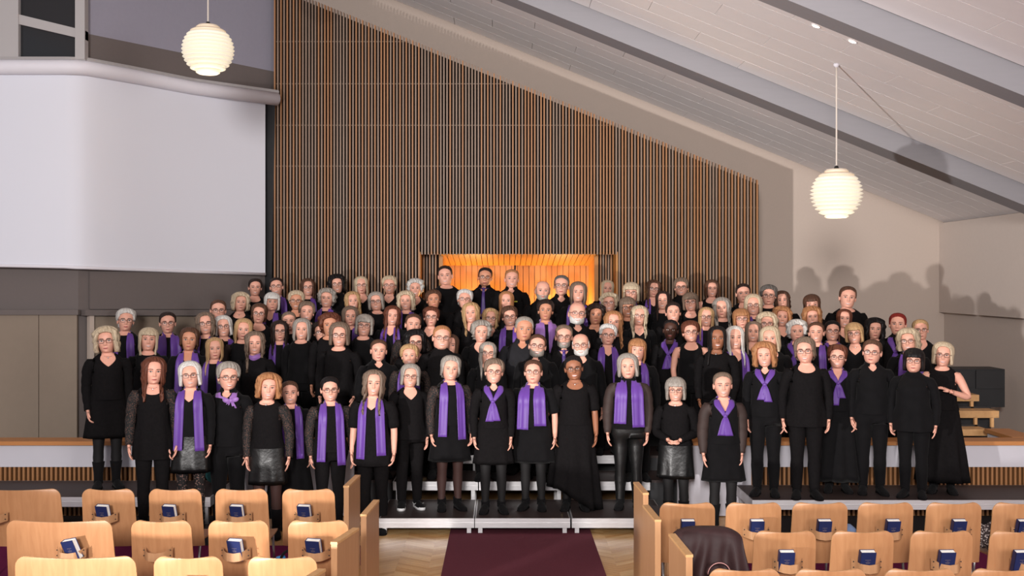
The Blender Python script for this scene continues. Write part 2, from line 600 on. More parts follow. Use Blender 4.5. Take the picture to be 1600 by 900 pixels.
def point(name, loc, power, col, size=.08):
    d = bpy.data.lights.new(name, 'POINT')
    d.energy = power; d.color = col; d.shadow_soft_size = size
    o = bpy.data.objects.new(name, d); o.location = loc
    COL.objects.link(o)


for x in (-.45, .95):
    lt = thing('niche_lamp', 'small warm lamp on the floor of the lit niche, %s' % ('left side' if x < 0 else 'right side'), 'lamp', (x, 17.62, 1.1), group='lamps in the niche')
    V, F = lathe([(.05, 0), (.05, .02), (.012, .03), (.012, .75), (.04, .76), (.06, .84), (.055, .84), (.03, .77)], 16)
    mk('lamp_stand', V, F, M['blackmetal'], lt, smooth=True)
    V, F = ellipsoid((0, 0, .83), (.03, .03, .035), 10, 6)
    mk('bulb', V, F, M['bulb'], lt, smooth=True)
    point('niche_light', (x, 17.66, 2.0), 80, (1.0, .66, .26))
# microphone boom in the niche
ms = thing('microphone_stand', 'thin black microphone stand rising above the man with the badge', 'stand', (.17, 17.0, 1.1))
mbm = MB()
mbm.tube([(0, 0, 0), (0, 0, 1.52)], .008, 8)
mbm.build('pole', M['blackmetal'], ms)
MB().tube([(0, 0, 1.50), (.02, -.02, 1.66), (.025, -.03, 1.78)], [.008, .011, .016], 8).build('microphone', M['blackmetal'], ms)
for a in (0, 2.1, 4.2):
    MB().tube([(0, 0, .12), (.25 * math.cos(a), .25 * math.sin(a), .01)], .008, 6).build('leg', M['blackmetal'], ms)

# ------------------------------------------------------------------ projection screen on the left
sc_ = thing('projection_screen', 'large white roll-down projection screen hanging on the left wall', 'screen', (-5.3, 13.85, 3.0))
so = Vector((-5.3, 13.85, 3.0))


def rl(p, o=so):
    return (p[0] - o.x, p[1] - o.y, p[2] - o.z)


pts = [(-90, 13.80, 97, 412), (0, 13.80, 97, 415), (100, 13.80, 97, 417), (118, 13.83, 97.4, 418), (135, 13.92, 98.5, 418.5), (155, 14.07, 102, 419.3), (200, 14.45, 110, 421), (300, 15.35, 129, 424.5), (414, 16.30, 150, 428.5)]
V, cs = [], []
for px, Y, yt, yb in pts:
    a = W(px, yt + 12, Y); b = W(px, yb, Y)
    V += [rl(a), rl(b)]
F = [(2 * i, 2 * i + 1, 2 * i + 3, 2 * i + 2) for i in range(len(pts) - 1)]
Vb = [(x + .004, y + .006, z) for x, y, z in V]
n = len(V)
F2 = F + [tuple(q + n for q in f[::-1]) for f in F]
mk('screen_cloth', V + Vb, F2, M['screen'], sc_, smooth=True)
C = [rl(W(px, yt + 8, Y - .03)) for px, Y, yt, yb in pts[:-1]] + [rl(W(433, 155, 16.25))]
MB().tube(C, .095, 14).build('roller_case', M['white'], sc_, smooth=True)
C2 = [(x, y + .06, z + .11) for x, y, z in C]
MB().tube(C2, .035, 6).build('mounting_rail', M['winframe'], sc_)
C = [rl(W(px, yb, Y)) for px, Y, yt, yb in pts]
MB().tube(C, .022, 8).build('weight_bar', M['white'], sc_, smooth=True)
# dark strip of wall beside the screen
mk('trim_4', [W(414, 160, 16.45), W(430, 158, 16.42), W(424, 470, 16.42), W(414, 470, 16.45)] + [(p[0], p[1] + .05, p[2]) for p in (W(414, 160, 16.45), W(430, 158, 16.42), W(424, 470, 16.42), W(414, 470, 16.45))],
   BOXF, M['dark'], kind='structure')
# rail and folded partition below the screen
pt_ = thing('folding_partition', 'tan folding partition in a pale frame below the projection screen', 'partition', (-5.9, 13.4, .6))
po = Vector((-5.9, 13.4, .6))
yp = 13.3


def pbox(x0, x1, y0, y1, Yd, th):
    a, b = W(x0, y1, Yd), W(x1, y0, Yd)
    return [rl(p, po) for p in boxv(a[0], b[0], Yd, Yd + th, a[2], b[2])]




def wallq(px0, px1, py0, py1, off, th):
    """board that lies along the receding left wall"""
    d = (Vector(LW2) - Vector(LW1)).normalized()
    nrm = Vector((d.y, -d.x))
    if nrm.y > 0:
        nrm = -nrm
    V = []
    for px in (px0, px1):
        k = (px - VX) / FPX
        Y = (LW1[0] - LW1[1] * d.x / d.y) / (k - d.x / d.y)
        for o in (off, off + th):
            p = Vector((k * Y, Y)) + nrm * o
            V.append((p.x, p.y, W(0, py1, Y)[2], W(0, py0, Y)[2]))
    q = [V[0], V[2], V[3], V[1]]
    return [rl(p, po) for p in [(a, b, z0) for a, b, z0, z1 in q] + [(a, b, z1) for a, b, z0, z1 in q]]


yp = 13.86
mk('panel', pbox(-120, 60, 492, 700, yp, .04), BOXF, M['tan_panel'], pt_)
mk('panel', pbox(61, 120, 492, 700, yp, .04), BOXF, M['tan_panel'], pt_)
mk('head_rail', pbox(-120, 122, 484, 492, yp - .04, .08), BOXF, M['taupe_shade'], pt_)
mk('post', wallq(133, 140, 488, 700, .04, .06), BOXF, M['wall_warm'], pt_)
mk('panel', wallq(141, 250, 494, 700, .02, .03), BOXF, M['tan_panel'], pt_)
mk('panel', wallq(251, 400, 494, 700, .02, .03), BOXF, M['tan_panel'], pt_)
mk('head_rail', wallq(124, 400, 484, 493, .03, .10), BOXF, M['taupe_shade'], pt_)
mk('upper_panel', wallq(138, 405, 424, 483, .015, .02), BOXF, M['taupe_shade'], pt_)

# ------------------------------------------------------------------ chancel parapets left and right
def parapet(name, label, x0, x1, xs0, xs1, Y, ends):
    r = thing(name, label, 'parapet', ((x0 + x1) / 2, Y, 0))
    cx = (x0 + x1) / 2
    rr = lambda V: [(p[0] - cx, p[1] - Y, p[2]) for p in V]
    mk('top_rail', rr(boxv(x0 - .02, x1 + .02, Y - .05, Y + .26, .80, .845)), BOXF, M['rail'], r)
    mk('white_panel', rr(boxv(xs0, xs1, Y, Y + .20, .55, .80)), BOXF, M['white_paint'], r)
    mk('backing_board', rr(boxv(xs0, xs1, Y + .08, Y + .2, 0, .55)), BOXF, M['slat_back'], r)
    a, b = ends
    n = 18
    V = []
    # solid white end with rounded nose
    V, F = [], []
    prof = []
    for i in range(n + 1):
        t = -math.pi / 2 + math.pi * i / n
        prof.append((b + .10 * math.cos(t) if b > a else b - .10 * math.cos(t), Y + .10 + .10 * math.sin(t)))
    prof = [(a, Y)] + prof + [(a, Y + .2)]
    for z in (0, .80):
        V += [(x, y, z) for x, y in prof]
    k = len(prof)
    F = [(i, (i + 1) % k, k + (i + 1) % k, k + i) for i in range(k)] + [tuple(range(k))[::-1], tuple(range(k, 2 * k))]
    mk('white_end', rr(V), F, M['white_paint'], r)
    x = xs0
    while x < xs1 - .03:
        mk('slat', rr(boxv(x, x + .024, Y + .01, Y + .08, .0, .55)), BOXF, M['slat_tan'], r)
        x += .052
    return r


parapet('chancel_parapet', 'white chancel parapet with oak rail and slats on the left', -6.6, -1.75, -6.6, -2.9, 12.42, (-2.9, -1.78))
parapet('chancel_parapet', 'white chancel parapet with oak rail and slats on the right', 1.95, 7.15, 2.80, 7.15, 12.42, (2.80, 2.08))
rp = thing('return_parapet', 'short oak-topped parapet running back from the right chancel rail', 'parapet', (6.0, 13.0, .0))
mk('top_rail', boxv(-.13, .17, -.30, .45, .80, .845), BOXF, M['rail'], rp)
mk('white_panel', boxv(-.10, .14, -.30, .43, 0, .80), BOXF, M['white'], rp)
MB().tube([(-.105, .1, .66), (-.098, .1, .66)], .02, 12).build('socket', M['dark'], rp)
# steps and dark boards in the right-hand corner
st_ = thing('tiered_bench', 'stepped pine benches with dark risers in the right corner', 'bench', (5.9, 14.0, 0))
so2 = Vector((5.9, 14.0, 0))
for (x0, x1, y0, y1, Y) in ((1482, 1545, 671, 681, 13.65), (1482, 1561, 642, 653, 14.15), (1482, 1530, 617, 627, 14.65)):
    a, b = W(x0, y1, Y), W(x1, y0, Y)
    mk('bench_board', [rl(p, so2) for p in boxv(a[0], b[0], Y, Y + .36, a[2], b[2])], BOXF, M['oak_edge'], st_)
    mk('riser_board', [rl(p, so2) for p in boxv(a[0], b[0] + .03, Y + .30, Y + .33, a[2] - .35, b[2] + .02)], BOXF, M['dark'], st_)
for px, y0, y1, Y in ((1519, 627, 640, 14.45), (1551, 653, 668, 13.95), (1525, 653, 668, 13.95)):
    a, b = W(px - 2.2, y1, Y), W(px + 2.2, y0, Y)
    mk('post', [rl(p, so2) for p in boxv(a[0], b[0], Y, Y + .04, a[2], b[2])], BOXF, M['oak_edge'], st_)
bb = thing('black_cabinet', 'black cabinet above the stepped benches by the right wall', 'cabinet', (6.35, 15.3, 0))
a, b = W(1440, 611, 15.2), W(1571, 577, 15.2)
so3 = Vector((6.35, 15.3, 0))
mk('body', [rl(p, so3) for p in boxv(a[0], b[0], 15.22, 15.7, .9, b[2])], BOXF, M['dark'], bb)
a, b = W(1525, 607, 15.2), W(1569, 579, 15.2)
mk('front_panel', [rl(p, so3) for p in boxv(a[0], b[0], 15.195, 15.22, a[2], b[2])], BOXF, M['dark'], bb)
a, b = W(1440, 607, 15.2), W(1517, 579, 15.2)
mk('front_panel', [rl(p, so3) for p in boxv(a[0], b[0], 15.195, 15.22, a[2], b[2])], BOXF, M['dark'], bb)

# ------------------------------------------------------------------ stage decks and risers
def deck(x0, x1, y0, y1, h, label, legs=True, group='stage decks'):
    cx, cy = (x0 + x1) / 2, (y0 + y1) / 2
    r = thing('stage_deck', label, 'stage deck', (cx, cy, 0), group=group)
    w, d = (x1 - x0) / 2 - .004, (y1 - y0) / 2 - .004
    mk('platform', boxv(-w + .012, w - .012, -d + .012, d - .012, h - .03, h - .0005), BOXF, M['deck'], r)
    fr = MB()
    t, k = .03, .10
    fr.box(-w, w, -d, -d + t, h - k, h - .001)
    fr.box(-w, w, d - t, d, h - k, h - .001)
    fr.box(-w, -w + t, -d + t, d - t, h - k, h - .001)
    fr.box(w - t, w, -d + t, d - t, h - k, h - .001)
    fr.box(-w, w, -d - .006, -d, h - .052, h - .046)
    fr.build('frame', M['alu'], r)
    if legs:
        for sx in (-1, 1):
            for sy in (-1, 1):
                x, y = sx * (w - .055), sy * (d - .055)
                mk('leg', boxv(x - .022, x + .022, y - .022, y + .022, 0, h - k), BOXF, M['alu'], r)
    return r


NM = ('left', 'middle', 'right')
for i, x in enumerate((-1.29, -.29, .72)):
    deck(x, x + 1.0, 11.5, 12.5, .17, 'low stage deck with aluminium edge in front of the aisle, %s one' % NM[i])
for i, x in enumerate((-1.25, -.27, .71)):
    deck(x, x + .975, 12.56, 13.29, .36, 'aluminium-edged riser one step above the front decks, %s one' % NM[i])
    deck(x, x + .975, 13.31, 14.04, .54, 'aluminium-edged riser two steps above the front decks, %s one' % NM[i])


def riser(x0, x1, y0, y1, z, label):
    r = thing('choir_riser', label, 'riser', ((x0 + x1) / 2, (y0 + y1) / 2, 0))
    w, d = (x1 - x0) / 2, (y1 - y0) / 2
    mk('platform', boxv(-w, w, -d, d, z - .03, z - .0005), BOXF, M['deck'], r)
    mk('front_board', boxv(-w, w, -d, -d + .02, 0, z - .03), BOXF, M['dark'], r)
    for s in (-1, 1):
        mk('side_board', boxv(s * w - .01, s * w + .01, -d + .02, d, 0, z - .03), BOXF, M['dark'], r)


for k, w in ((1, 'lowest'), (2, 'second')):
    y0 = 12.55 + .75 * (k - 1)
    yy = 12.66 if k == 1 else y0
    riser(-4.9, -1.27, yy, y0 + .745, .18 + .18 * k, 'long dark choir riser left of centre, %s tier' % w)
    riser(1.70, 5.80, yy, y0 + .745, .18 + .18 * k, 'long dark choir riser right of centre, %s tier' % w)
for k, w in ((3, 'third tier'), (4, 'fourth tier'), (5, 'topmost tier')):
    y0 = 12.55 + .75 * (k - 1)
    riser({3: -4.75, 4: -4.2, 5: -3.65}[k], {3: 5.3, 4: 5.3, 5: 5.75}[k], y0, y0 + .745, .18 + .18 * k, 'full-width dark choir riser carrying the rear rows, %s' % w)
deck(-6.2, -3.0, 11.35, 12.30, .42, 'long stage deck before the left chancel parapet', True)
riser(-4.0, -2.72, 11.02, 11.33, .15, 'low dark step in front of the left stage deck')
deck(-2.98, -2.72, 11.36, 11.88, .15, 'small low step at the end of the left stage deck', True)
deck(2.60, 6.9, 11.50, 12.36, .36, 'long stage deck before the right chancel parapet', True)

# ------------------------------------------------------------------ carpets
tag(mk('shade_mat', boxv(2.62, 6.9, 11.32, 12.40, -.011, .006), BOXF, M['deck_shade']), 'dark mat added as painted shade beneath the long right stage deck', 'mat')  # added sheet, darkens the floor under the deck
tag(mk('shade_mat', boxv(-6.6, -2.7, 11.02, 12.40, -.011, .006), BOXF, M['deck_shade']), 'dark mat added as painted shade beneath the long left stage deck', 'mat')  # added on this side too, to keep the underside dark
tag(mk('carpet_runner', boxv(-.55, .93, 4.0, 12.6, -.011, .010), BOXF, M['carpet']), 'maroon carpet runner down the aisle to the stage decks', 'carpet')
tag(mk('carpet', boxv(-7.5, -1.32, 3.0, 11.0, -.011, .008), BOXF, M['carpet2']), 'plum carpet under the left block of seats', 'carpet')
tag(mk('carpet', boxv(1.36, 7.1, 3.0, 11.3, -.011, .008), BOXF, M['carpet2']), 'plum carpet under the right block of seats', 'carpet')

# ------------------------------------------------------------------ chairs, pew ends, hymnals
def back_shell(w, h):
    """moulded plywood back: rounded corners, slightly dished; origin at the middle of its foot"""
    nx, nz_ = 18, 16
    th = .011
    P = []
    vs = [0, .2, .4, .58, .70, .78, .83, .865, .895, .92, .94, .957, .971, .982, .990, .996, 1.0]
    for j in range(nz_ + 1):
        v = vs[j]
        for i in range(nx + 1):
            u = -1 + 2 * i / nx
            x = u
            zz = v * h
            # corner rounding at top and a soft taper below
            top = h - zz
            rad = .07
            inset = 0
            if top < rad:
                inset = rad - math.sqrt(max(0, rad * rad - (rad - top) ** 2))
            hw = w / 2 * (1.02 - .05 * v) - inset
            sag = -.008 * (1 - u * u) * max(0, (v - .7) / .3)
            y = .035 * (u * u - .4) * (w / .46) ** .2 + -.10 * v + .02 * v * v
            P.append((x * hw, y, zz + sag))
    n = len(P)
    B = [(x, y + th, z) for x, y, z in P]
    k = nx + 1
    F = [(j * k + i, j * k + i + 1, (j + 1) * k + i + 1, (j + 1) * k + i) for j in range(nz_) for i in range(nx)]
    F2 = [tuple(q + n for q in f[::-1]) for f in F]
    E = []
    border = [i for i in range(nx + 1)] + [j * k + nx for j in range(1, nz_ + 1)] + [nz_ * k + i for i in range(nx - 1, -1, -1)] + [j * k for j in range(nz_ - 1, 0, -1)]
    m = len(border)
    for q in range(m):
        a, b = border[q], border[(q + 1) % m]
        E.append((b, a, a + n, b + n))
    return P + B, F + F2 + E, [0] * (len(F) + len(F2)) + [1] * len(E)


def chair_proto(w, label):
    r = thing('chair', label, 'chair')
    V, F, mi = back_shell(w, .50)
    V = [(x, y - .0, z + .37) for x, y, z in V]
    mk('backrest', V, F, [M['oak'], M['oak_edge']], r, mi=mi, smooth=False)
    # seat (the chair faces +y, the stage)
    mb = MB()
    V, n = [], 12
    P = []
    for j in range(9):
        v = j / 8
        for i in range(n + 1):
            u = -1 + 2 * i / n
            hw = w / 2 * (1 - .05 * v) * (1 if v < .9 else .96)
            P.append((u * hw, .04 + .40 * v, .425 + .012 * u * u - .012 * math.sin(v * 3.1) - (.012 * (v - .85) / .15 if v > .85 else 0)))
    k = n + 1
    F = gridf(9, k)
    m_ = len(P)
    B = [(x, y, z - .012) for x, y, z in P]
    F = F + [tuple(q + m_ for q in f[::-1]) for f in F]
    bd = list(range(k)) + [j * k + n for j in range(1, 9)] + [8 * k + i for i in range(n - 1, -1, -1)] + [j * k for j in range(7, 0, -1)]
    for q in range(len(bd)):
        a, b = bd[q], bd[(q + 1) % len(bd)]
        F.append((b, a, a + m_, b + m_))
    mk('seat', P + B, F, M['oak'], r)
    for s in (-1, 1):
        x = s * (w / 2 - .05)
        MB().tube([(x, .08, .41), (x * 1.05, -.02, .01)], .011, 8).build('leg', M['steel'], r, smooth=True)
        MB().tube([(x, .38, .40), (x * 1.05, .42, .01)], .011, 8).build('leg', M['steel'], r, smooth=True)
    mb = MB()
    mb.tube([(-w / 2 + .05, .08, .41), (w / 2 - .05, .08, .41)], .010, 8)
    mb.tube([(-w / 2 + .05, .38, .40), (w / 2 - .05, .38, .40)], .010, 8)
    mb.build('seat_frame', M['steel'], r, smooth=True)
    # bent plywood strap that holds the hymnal
    n = 22
    V = []
    hw = .105
    for i in range(n + 1):
        t = -1 + 2 * i / n
        a = abs(t)
        x = hw * t
        y = -.125 - .085 * (1 - max(0, (a - .45) / .55) ** 1.5)
        y += .004
        z0 = .612 - .015 * (1 - a)
        hgt = .062
        zt = z0 + hgt + .016 * max(0, (a - .6) / .4)
        V += [(x, y, z0), (x, y, zt), (x, y + .007, zt), (x, y + .007, z0)]
    F = []
    for i in range(n):
        for j in range(4):
            a, b = 4 * i + j, 4 * i + (j + 1) % 4
            F.append((a, b, b + 4, a + 4))
    F += [(3, 2, 1, 0), tuple(4 * n + j for j in range(4))]
    mb = MB(); mb.add(V, F, 0)
    bk = mb.build('book_strap', M['oak_v'], r)
    s2 = MB()
    for sx in (-1, 1):
        for zz in (.632, .672):
            V, F = ellipsoid((sx * .097, -.150, zz), (.005, .005, .005), 8, 4)
            s2.add(V, F, 0)
    s2.build('screw', M['blackmetal'], bk, smooth=True)
    return r


def book_proto():
    r = thing('hymnal', 'x', 'book')
    w, h, t = .108, .158, .046
    mb = MB()
    mb.box(-w / 2, w / 2, 0, .003, 0, h)
    mb.box(-w / 2, w / 2, t - .003, t, 0, h)
    mb.box(-w / 2, -w / 2 + .004, 0, t, 0, h)
    mb.build('cover', M['navy'], r)
    mk('pages', boxv(-w / 2 + .004, w / 2 - .004, .003, t - .003, .004, h - .004), BOXF, M['paper'], r)
    mb = MB()
    for z, ww in ((.098, .020), (.088, .004), (.079, .017), (.072, .014)):
        mb.box(-ww, ww, -.0006, .0002, z, z + .0028)
    mb.build('print', M['gold'], r)
    return r


WC = .455
wide_p = chair_proto(.80, 'x')
norm_p = chair_proto(WC, 'x')
used = {id(norm_p): False, id(wide_p): False}
bp = [book_proto(), False]
SIDE_T = [('left', 'front'), ('left', 'middle'), ('left', 'near'), ('right', 'front'), ('right', 'middle'), ('right', 'near')]


def place_chair(proto, x, Y, ztop, label, group, rz=0.0):
    o = proto if not used[id(proto)] else copy_tree(proto)
    if used[id(proto)] is False:
        used[id(proto)] = True
    o.location = (x, Y + .08, ztop - .862)
    o.rotation_euler = (0, 0, rz)
    o['label'] = label
    o['group'] = group
    return o


def place_book(x, Y, z, rz, label, lean=0.0):
    o = bp[0] if not bp[1] else copy_tree(bp[0])
    bp[1] = True
    o.location = (x, Y, z)
    o.rotation_euler = (math.radians(17), lean, rz)
    o['label'] = label
    o['group'] = 'hymnals in the book straps'


def row(side, which, Y, ztop, items):
    """items: (pixel x of the back's middle, book pixel x or None, wide)"""
    n = len(items)
    for i, (px, bx, wd, brz) in enumerate(items):
        x = (px - VX) * Y / FPX
        place = ORDN[i] if side == 'left' else ORDN[i]
        state = 'holding a hymnal' if bx else 'with no hymnal seen'
        lab = 'oak plywood chair %s, %s row of %s block, %s from left' % (state, which, side, place)
        if which == 'nearest':
            lab = 'oak plywood chair cut by the frame, %s row of %s block, %s from left' % (which, side, place)
        ch = place_chair(wide_p if wd else norm_p, x, Y, ztop, lab, 'chairs of the %s block' % side, 0)
        for c in ch.children:
            if c.name.startswith('book_strap'):
                c.location.x = (.12 if bx else -.13) if wd else 0
        if bx:
            xb = (bx - VX) * (Y - .09) / FPX
            place_book(xb, Y + .08 - .172, ztop - .862 + .600, brz, 'navy hymnal in the strap of the %s chair, %s row, %s block' % (place, which, side), -0.22 if wd else 0.0)


ORDN = ['first', 'second', 'third', 'fourth', 'fifth', 'sixth']
row('left', 'front', 9.35, .872, [(20, None, 1, 0), (167, 162, 0, -.22), (272, 266, 0, -.22), (376, 371, 0, -.2), (481, 476, 0, -.18)])
row('left', 'middle', 8.14, .868, [(90, 116, 1, -.35), (250, None, 0, 0), (371, 369, 0, -.28), (496, 491, 0, -.25)])
row('left', 'nearest', 7.1, .862, [(115, None, 1, 0), (292, 288, 0, -.25), (440, None, 0, 0)])
row('right', 'front', 8.86, .855, [(1075, 1074, 0, .02), (1179, 1182, 0, .02), (1283, 1287, 0, .03), (1386, 1394, 0, .05), (1493, 1497, 0, .06), (1597, 1598, 0, .1)])
row('right', 'middle', 7.88, .850, [(1104, None, 0, 0), (1228, 1228, 0, .02), (1350, 1354, 0, .03), (1474, 1478, 0, .05), (1598, 1594, 0, .08)])
row('right', 'nearest', 6.84, .850, [(1165, None, 0, 0), (1300, None, 0, 0), (1440, None, 0, 0), (1575, None, 0, 0)])


def pew_end(near, far, Yn, Yf, label, th=.044):
    """upright oak board; near and far are the ends of its top edge as seen, with their depths"""
    a, b = Vector(W(near[0], near[1], Yn)), Vector(W(far[0], far[1], Yf))
    c = (a + b) / 2
    r = thing('pew_end', label, 'pew end', (c.x, c.y, 0), math.atan2(-(b.x - a.x), b.y - a.y), group='pew ends along the aisle')
    L = Vector((b.x - a.x, b.y - a.y)).length / 2
    h = th / 2
    V = [(-h, -L, 0), (h, -L, 0), (h, L, 0), (-h, L, 0), (-h, -L, a.z - .012), (h, -L, a.z - .012), (h, L, b.z - .012), (-h, L, b.z - .012)]
    mk('panel', V, BOXF, M['oak_v'], r)
    e = h + .003
    V = []
    for dz in (-.012, .006):
        V += [(-e, -L - .004, a.z + dz), (e, -L - .004, a.z + dz), (e, L + .004, b.z + dz), (-e, L + .004, b.z + dz)]
    mk('top_edge', V, BOXF, M['oak_edge'], r)
    return r


pew_end((541, 760), (559, 743), 9.64, 10.18, 'farthest oak pew end left of the aisle, behind the others')
pew_end((568, 805), (588, 782), 8.46, 9.03, 'oak pew end nearest the carpet on the left, second from the stage')
pew_end((522, 848), (556, 826), 7.57, 8.02, 'oak pew end beside the last chair of the left middle row')
pew_end((470, 910), (503, 890), 6.60, 6.95, 'lowest left oak pew end, cut by the bottom of the frame')
pew_end((1009, 771), (994, 754), 9.32, 9.83, 'farthest oak pew end right of the aisle')
pew_end((1028, 813), (1009, 790), 8.28, 8.82, 'second oak pew end right of the aisle, overlapping the farthest one')
pew_end((1077, 868), (1050, 835), 7.22, 7.70, 'oak pew end beside the chair with the brown coat')
fs = thing('front_shelf', 'small dark shelf board behind the farthest right pew end', 'shelf', (1.36, 9.5, 0))
mk('shelf', boxv(-.10, .08, -.30, .25, .62, .66), BOXF, M['dark'], fs)
mk('upright', boxv(.04, .08, -.30, .25, 0, .62), BOXF, M['oak_v'], fs)

# coat over the first chair of the right middle row
ct = thing('coat', 'dark brown hooded coat hung over the chair beside the right pew end', 'coat', ((1104 - VX) * 7.88 / FPX, 7.88, 0))
nx, nv = 30, 26
P = []
for j in range(nv + 1):
    v = j / nv
    for i in range(nx + 1):
        u = -1 + 2 * i / nx
        d = v * .80
        if d < .08:      # behind the back, towards the seat
            y, z = .07, .80 + d * .9
        elif d < .16:
            q = (d - .08) / .08
            y, z = .07 - .15 * q, .872 + .012 * math.sin(q * math.pi)
        else:
            y, z = -.085 - .05 * min(1, (d - .16) / .25), .872 - (d - .16)
        hw = .235 + .075 * max(0, d - .12) / .6
        x = u * hw
        f = max(0, d - .14)
        y += -.030 * f / .3 * math.sin(u * 7 + 1.2 * d * 6) * min(1, f * 6) - .016 * math.sin(u * 15 + d * 9 + 1) * min(1, f * 5)
        z -= .035 * abs(u) ** 3 + .02 * abs(u) ** 6
        P.append((x + .012 * math.sin(d * 14 + u * 3) * min(1, f * 4), y, z))
n = len(P)
B = [(x, y - .012 if q // (nx + 1) > 6 else y, z + (.012 if q // (nx + 1) <= 6 else 0)) for q, (x, y, z) in enumerate(P)]
F = gridf(nv + 1, nx + 1)
k = nx + 1
bd = list(range(k)) + [j * k + nx for j in range(1, nv + 1)] + [nv * k + i for i in range(nx - 1, -1, -1)] + [j * k for j in range(nv - 1, 0, -1)]
FE = [(bd[q], bd[(q + 1) % len(bd)], bd[(q + 1) % len(bd)] + n, bd[q] + n) for q in range(len(bd))]
mk('coat_body', P + B, F + [tuple(q + n for q in f[::-1]) for f in F] + FE, M['coat'], ct, smooth=True)
t = np.linspace(0, math.pi, 14)
C = np.stack([.05 + .085 * np.cos(t), -.185 - .02 * np.sin(t), .60 + .085 * np.sin(t)], 1)
MB().tube(C, .010, 8).build('collar', M['coat'], ct, smooth=True)
C = np.stack([.05 + .078 * np.cos(t), -.200 - .02 * np.sin(t), .605 + .085 * np.sin(t)], 1)
MB().tube(C, .003, 6).build('piping', M['pink'], ct, smooth=True)
V, F = ellipsoid((.05, -.19, .58), (.05, .03, .035), 12, 8)
mk('lining', V, F, M['coat'], ct, smooth=True)

# ------------------------------------------------------------------ bags and clothes left about
def blob(mb, c, r, seed, amp=.18, m=0, nu=20, nv=12):
    V, F = ellipsoid((0, 0, 0), (1, 1, 1), nu, nv)
    V = np.array(V)
    k = 1 + amp * (np.sin(V[:, 0] * 5 + seed) * np.sin(V[:, 1] * 4 + seed * 2) + .6 * np.sin(V[:, 2] * 7 + seed * 3 + V[:, 0] * 4))
    V = V * k[:, None] * np.array(r) + np.array(c)
    V[:, 2] = np.maximum(V[:, 2], 0)
    mb.add(V, F, m)


hb = thing('handbag', 'pink and blue handbag with black strap on a left middle-row seat', 'handbag', W(455, 878, 8.45)[:2] + (.43,))
hb.location = (-1.63, 8.40, .425)
m1 = MB(); blob(m1, (.05, 0, .06), (.09, .06, .07), 1.0, .08); m1.build('bag_body', M['pink'], hb, smooth=True)
m1 = MB(); blob(m1, (-.06, .02, .06), (.045, .05, .07), 2.0, .08); m1.build('side_pocket', M['blue'], hb, smooth=True)
t = np.linspace(0, math.pi, 12)
MB().tube(np.stack([.01 + .07 * np.cos(t), -.01 + 0 * t, .07 + .10 * np.sin(t)], 1), .010, 8).build('strap', M['black'], hb, smooth=True)
gv = thing('cap', 'black cap and pale cloth lying on the near left seat beside the pew end', 'cap', (-1.26, 7.42, .42))
gv.location = (-1.27, 7.50, .43)
m1 = MB(); blob(m1, (0, 0, .07), (.075, .06, .05), 3.1, .12); m1.build('crown', M['black'], gv, smooth=True)
m1 = MB(); blob(m1, (.02, .02, .02), (.09, .08, .03), 1.3, .10); m1.build('pale_cloth', M['white'], gv, smooth=True)
db = thing('denim_bag', 'pale blue denim bag under the right front seats', 'bag', (2.87, 9.18, .43))
m1 = MB(); blob(m1, (0, 0, .09), (.10, .07, .10), .7, .08); m1.build('bag_body', M['denim'], db, smooth=True)
MB().tube([(-.07, -.06, .16), (-.02, -.085, .12), (.03, -.08, .05)], .009, 6).build('strap', M['black'], db, smooth=True)
sh_ = thing('shawl', 'bundled black and white patterned shawl on a right front seat', 'shawl', (4.03, 9.15, .43))
m1 = MB(); blob(m1, (0, 0, .10), (.12, .09, .12), 1.9, .22, nu=28, nv=16); m1.build('cloth', M['pattern'], sh_, smooth=True)
tb = thing('teal_bag', 'teal cloth bag standing on the left stage deck behind legs', 'bag', (-3.15, 12.1, .42))
m1 = MB(); blob(m1, (0, 0, .15), (.11, .06, .16), 2.2, .10); m1.build('bag_body', M['teal'], tb, smooth=True)
MB().tube([(-.05, -.05, .24), (-.03, -.07, .34), (.03, -.07, .34), (.05, -.05, .24)], .007, 6).build('strap', M['teal'], tb, smooth=True)

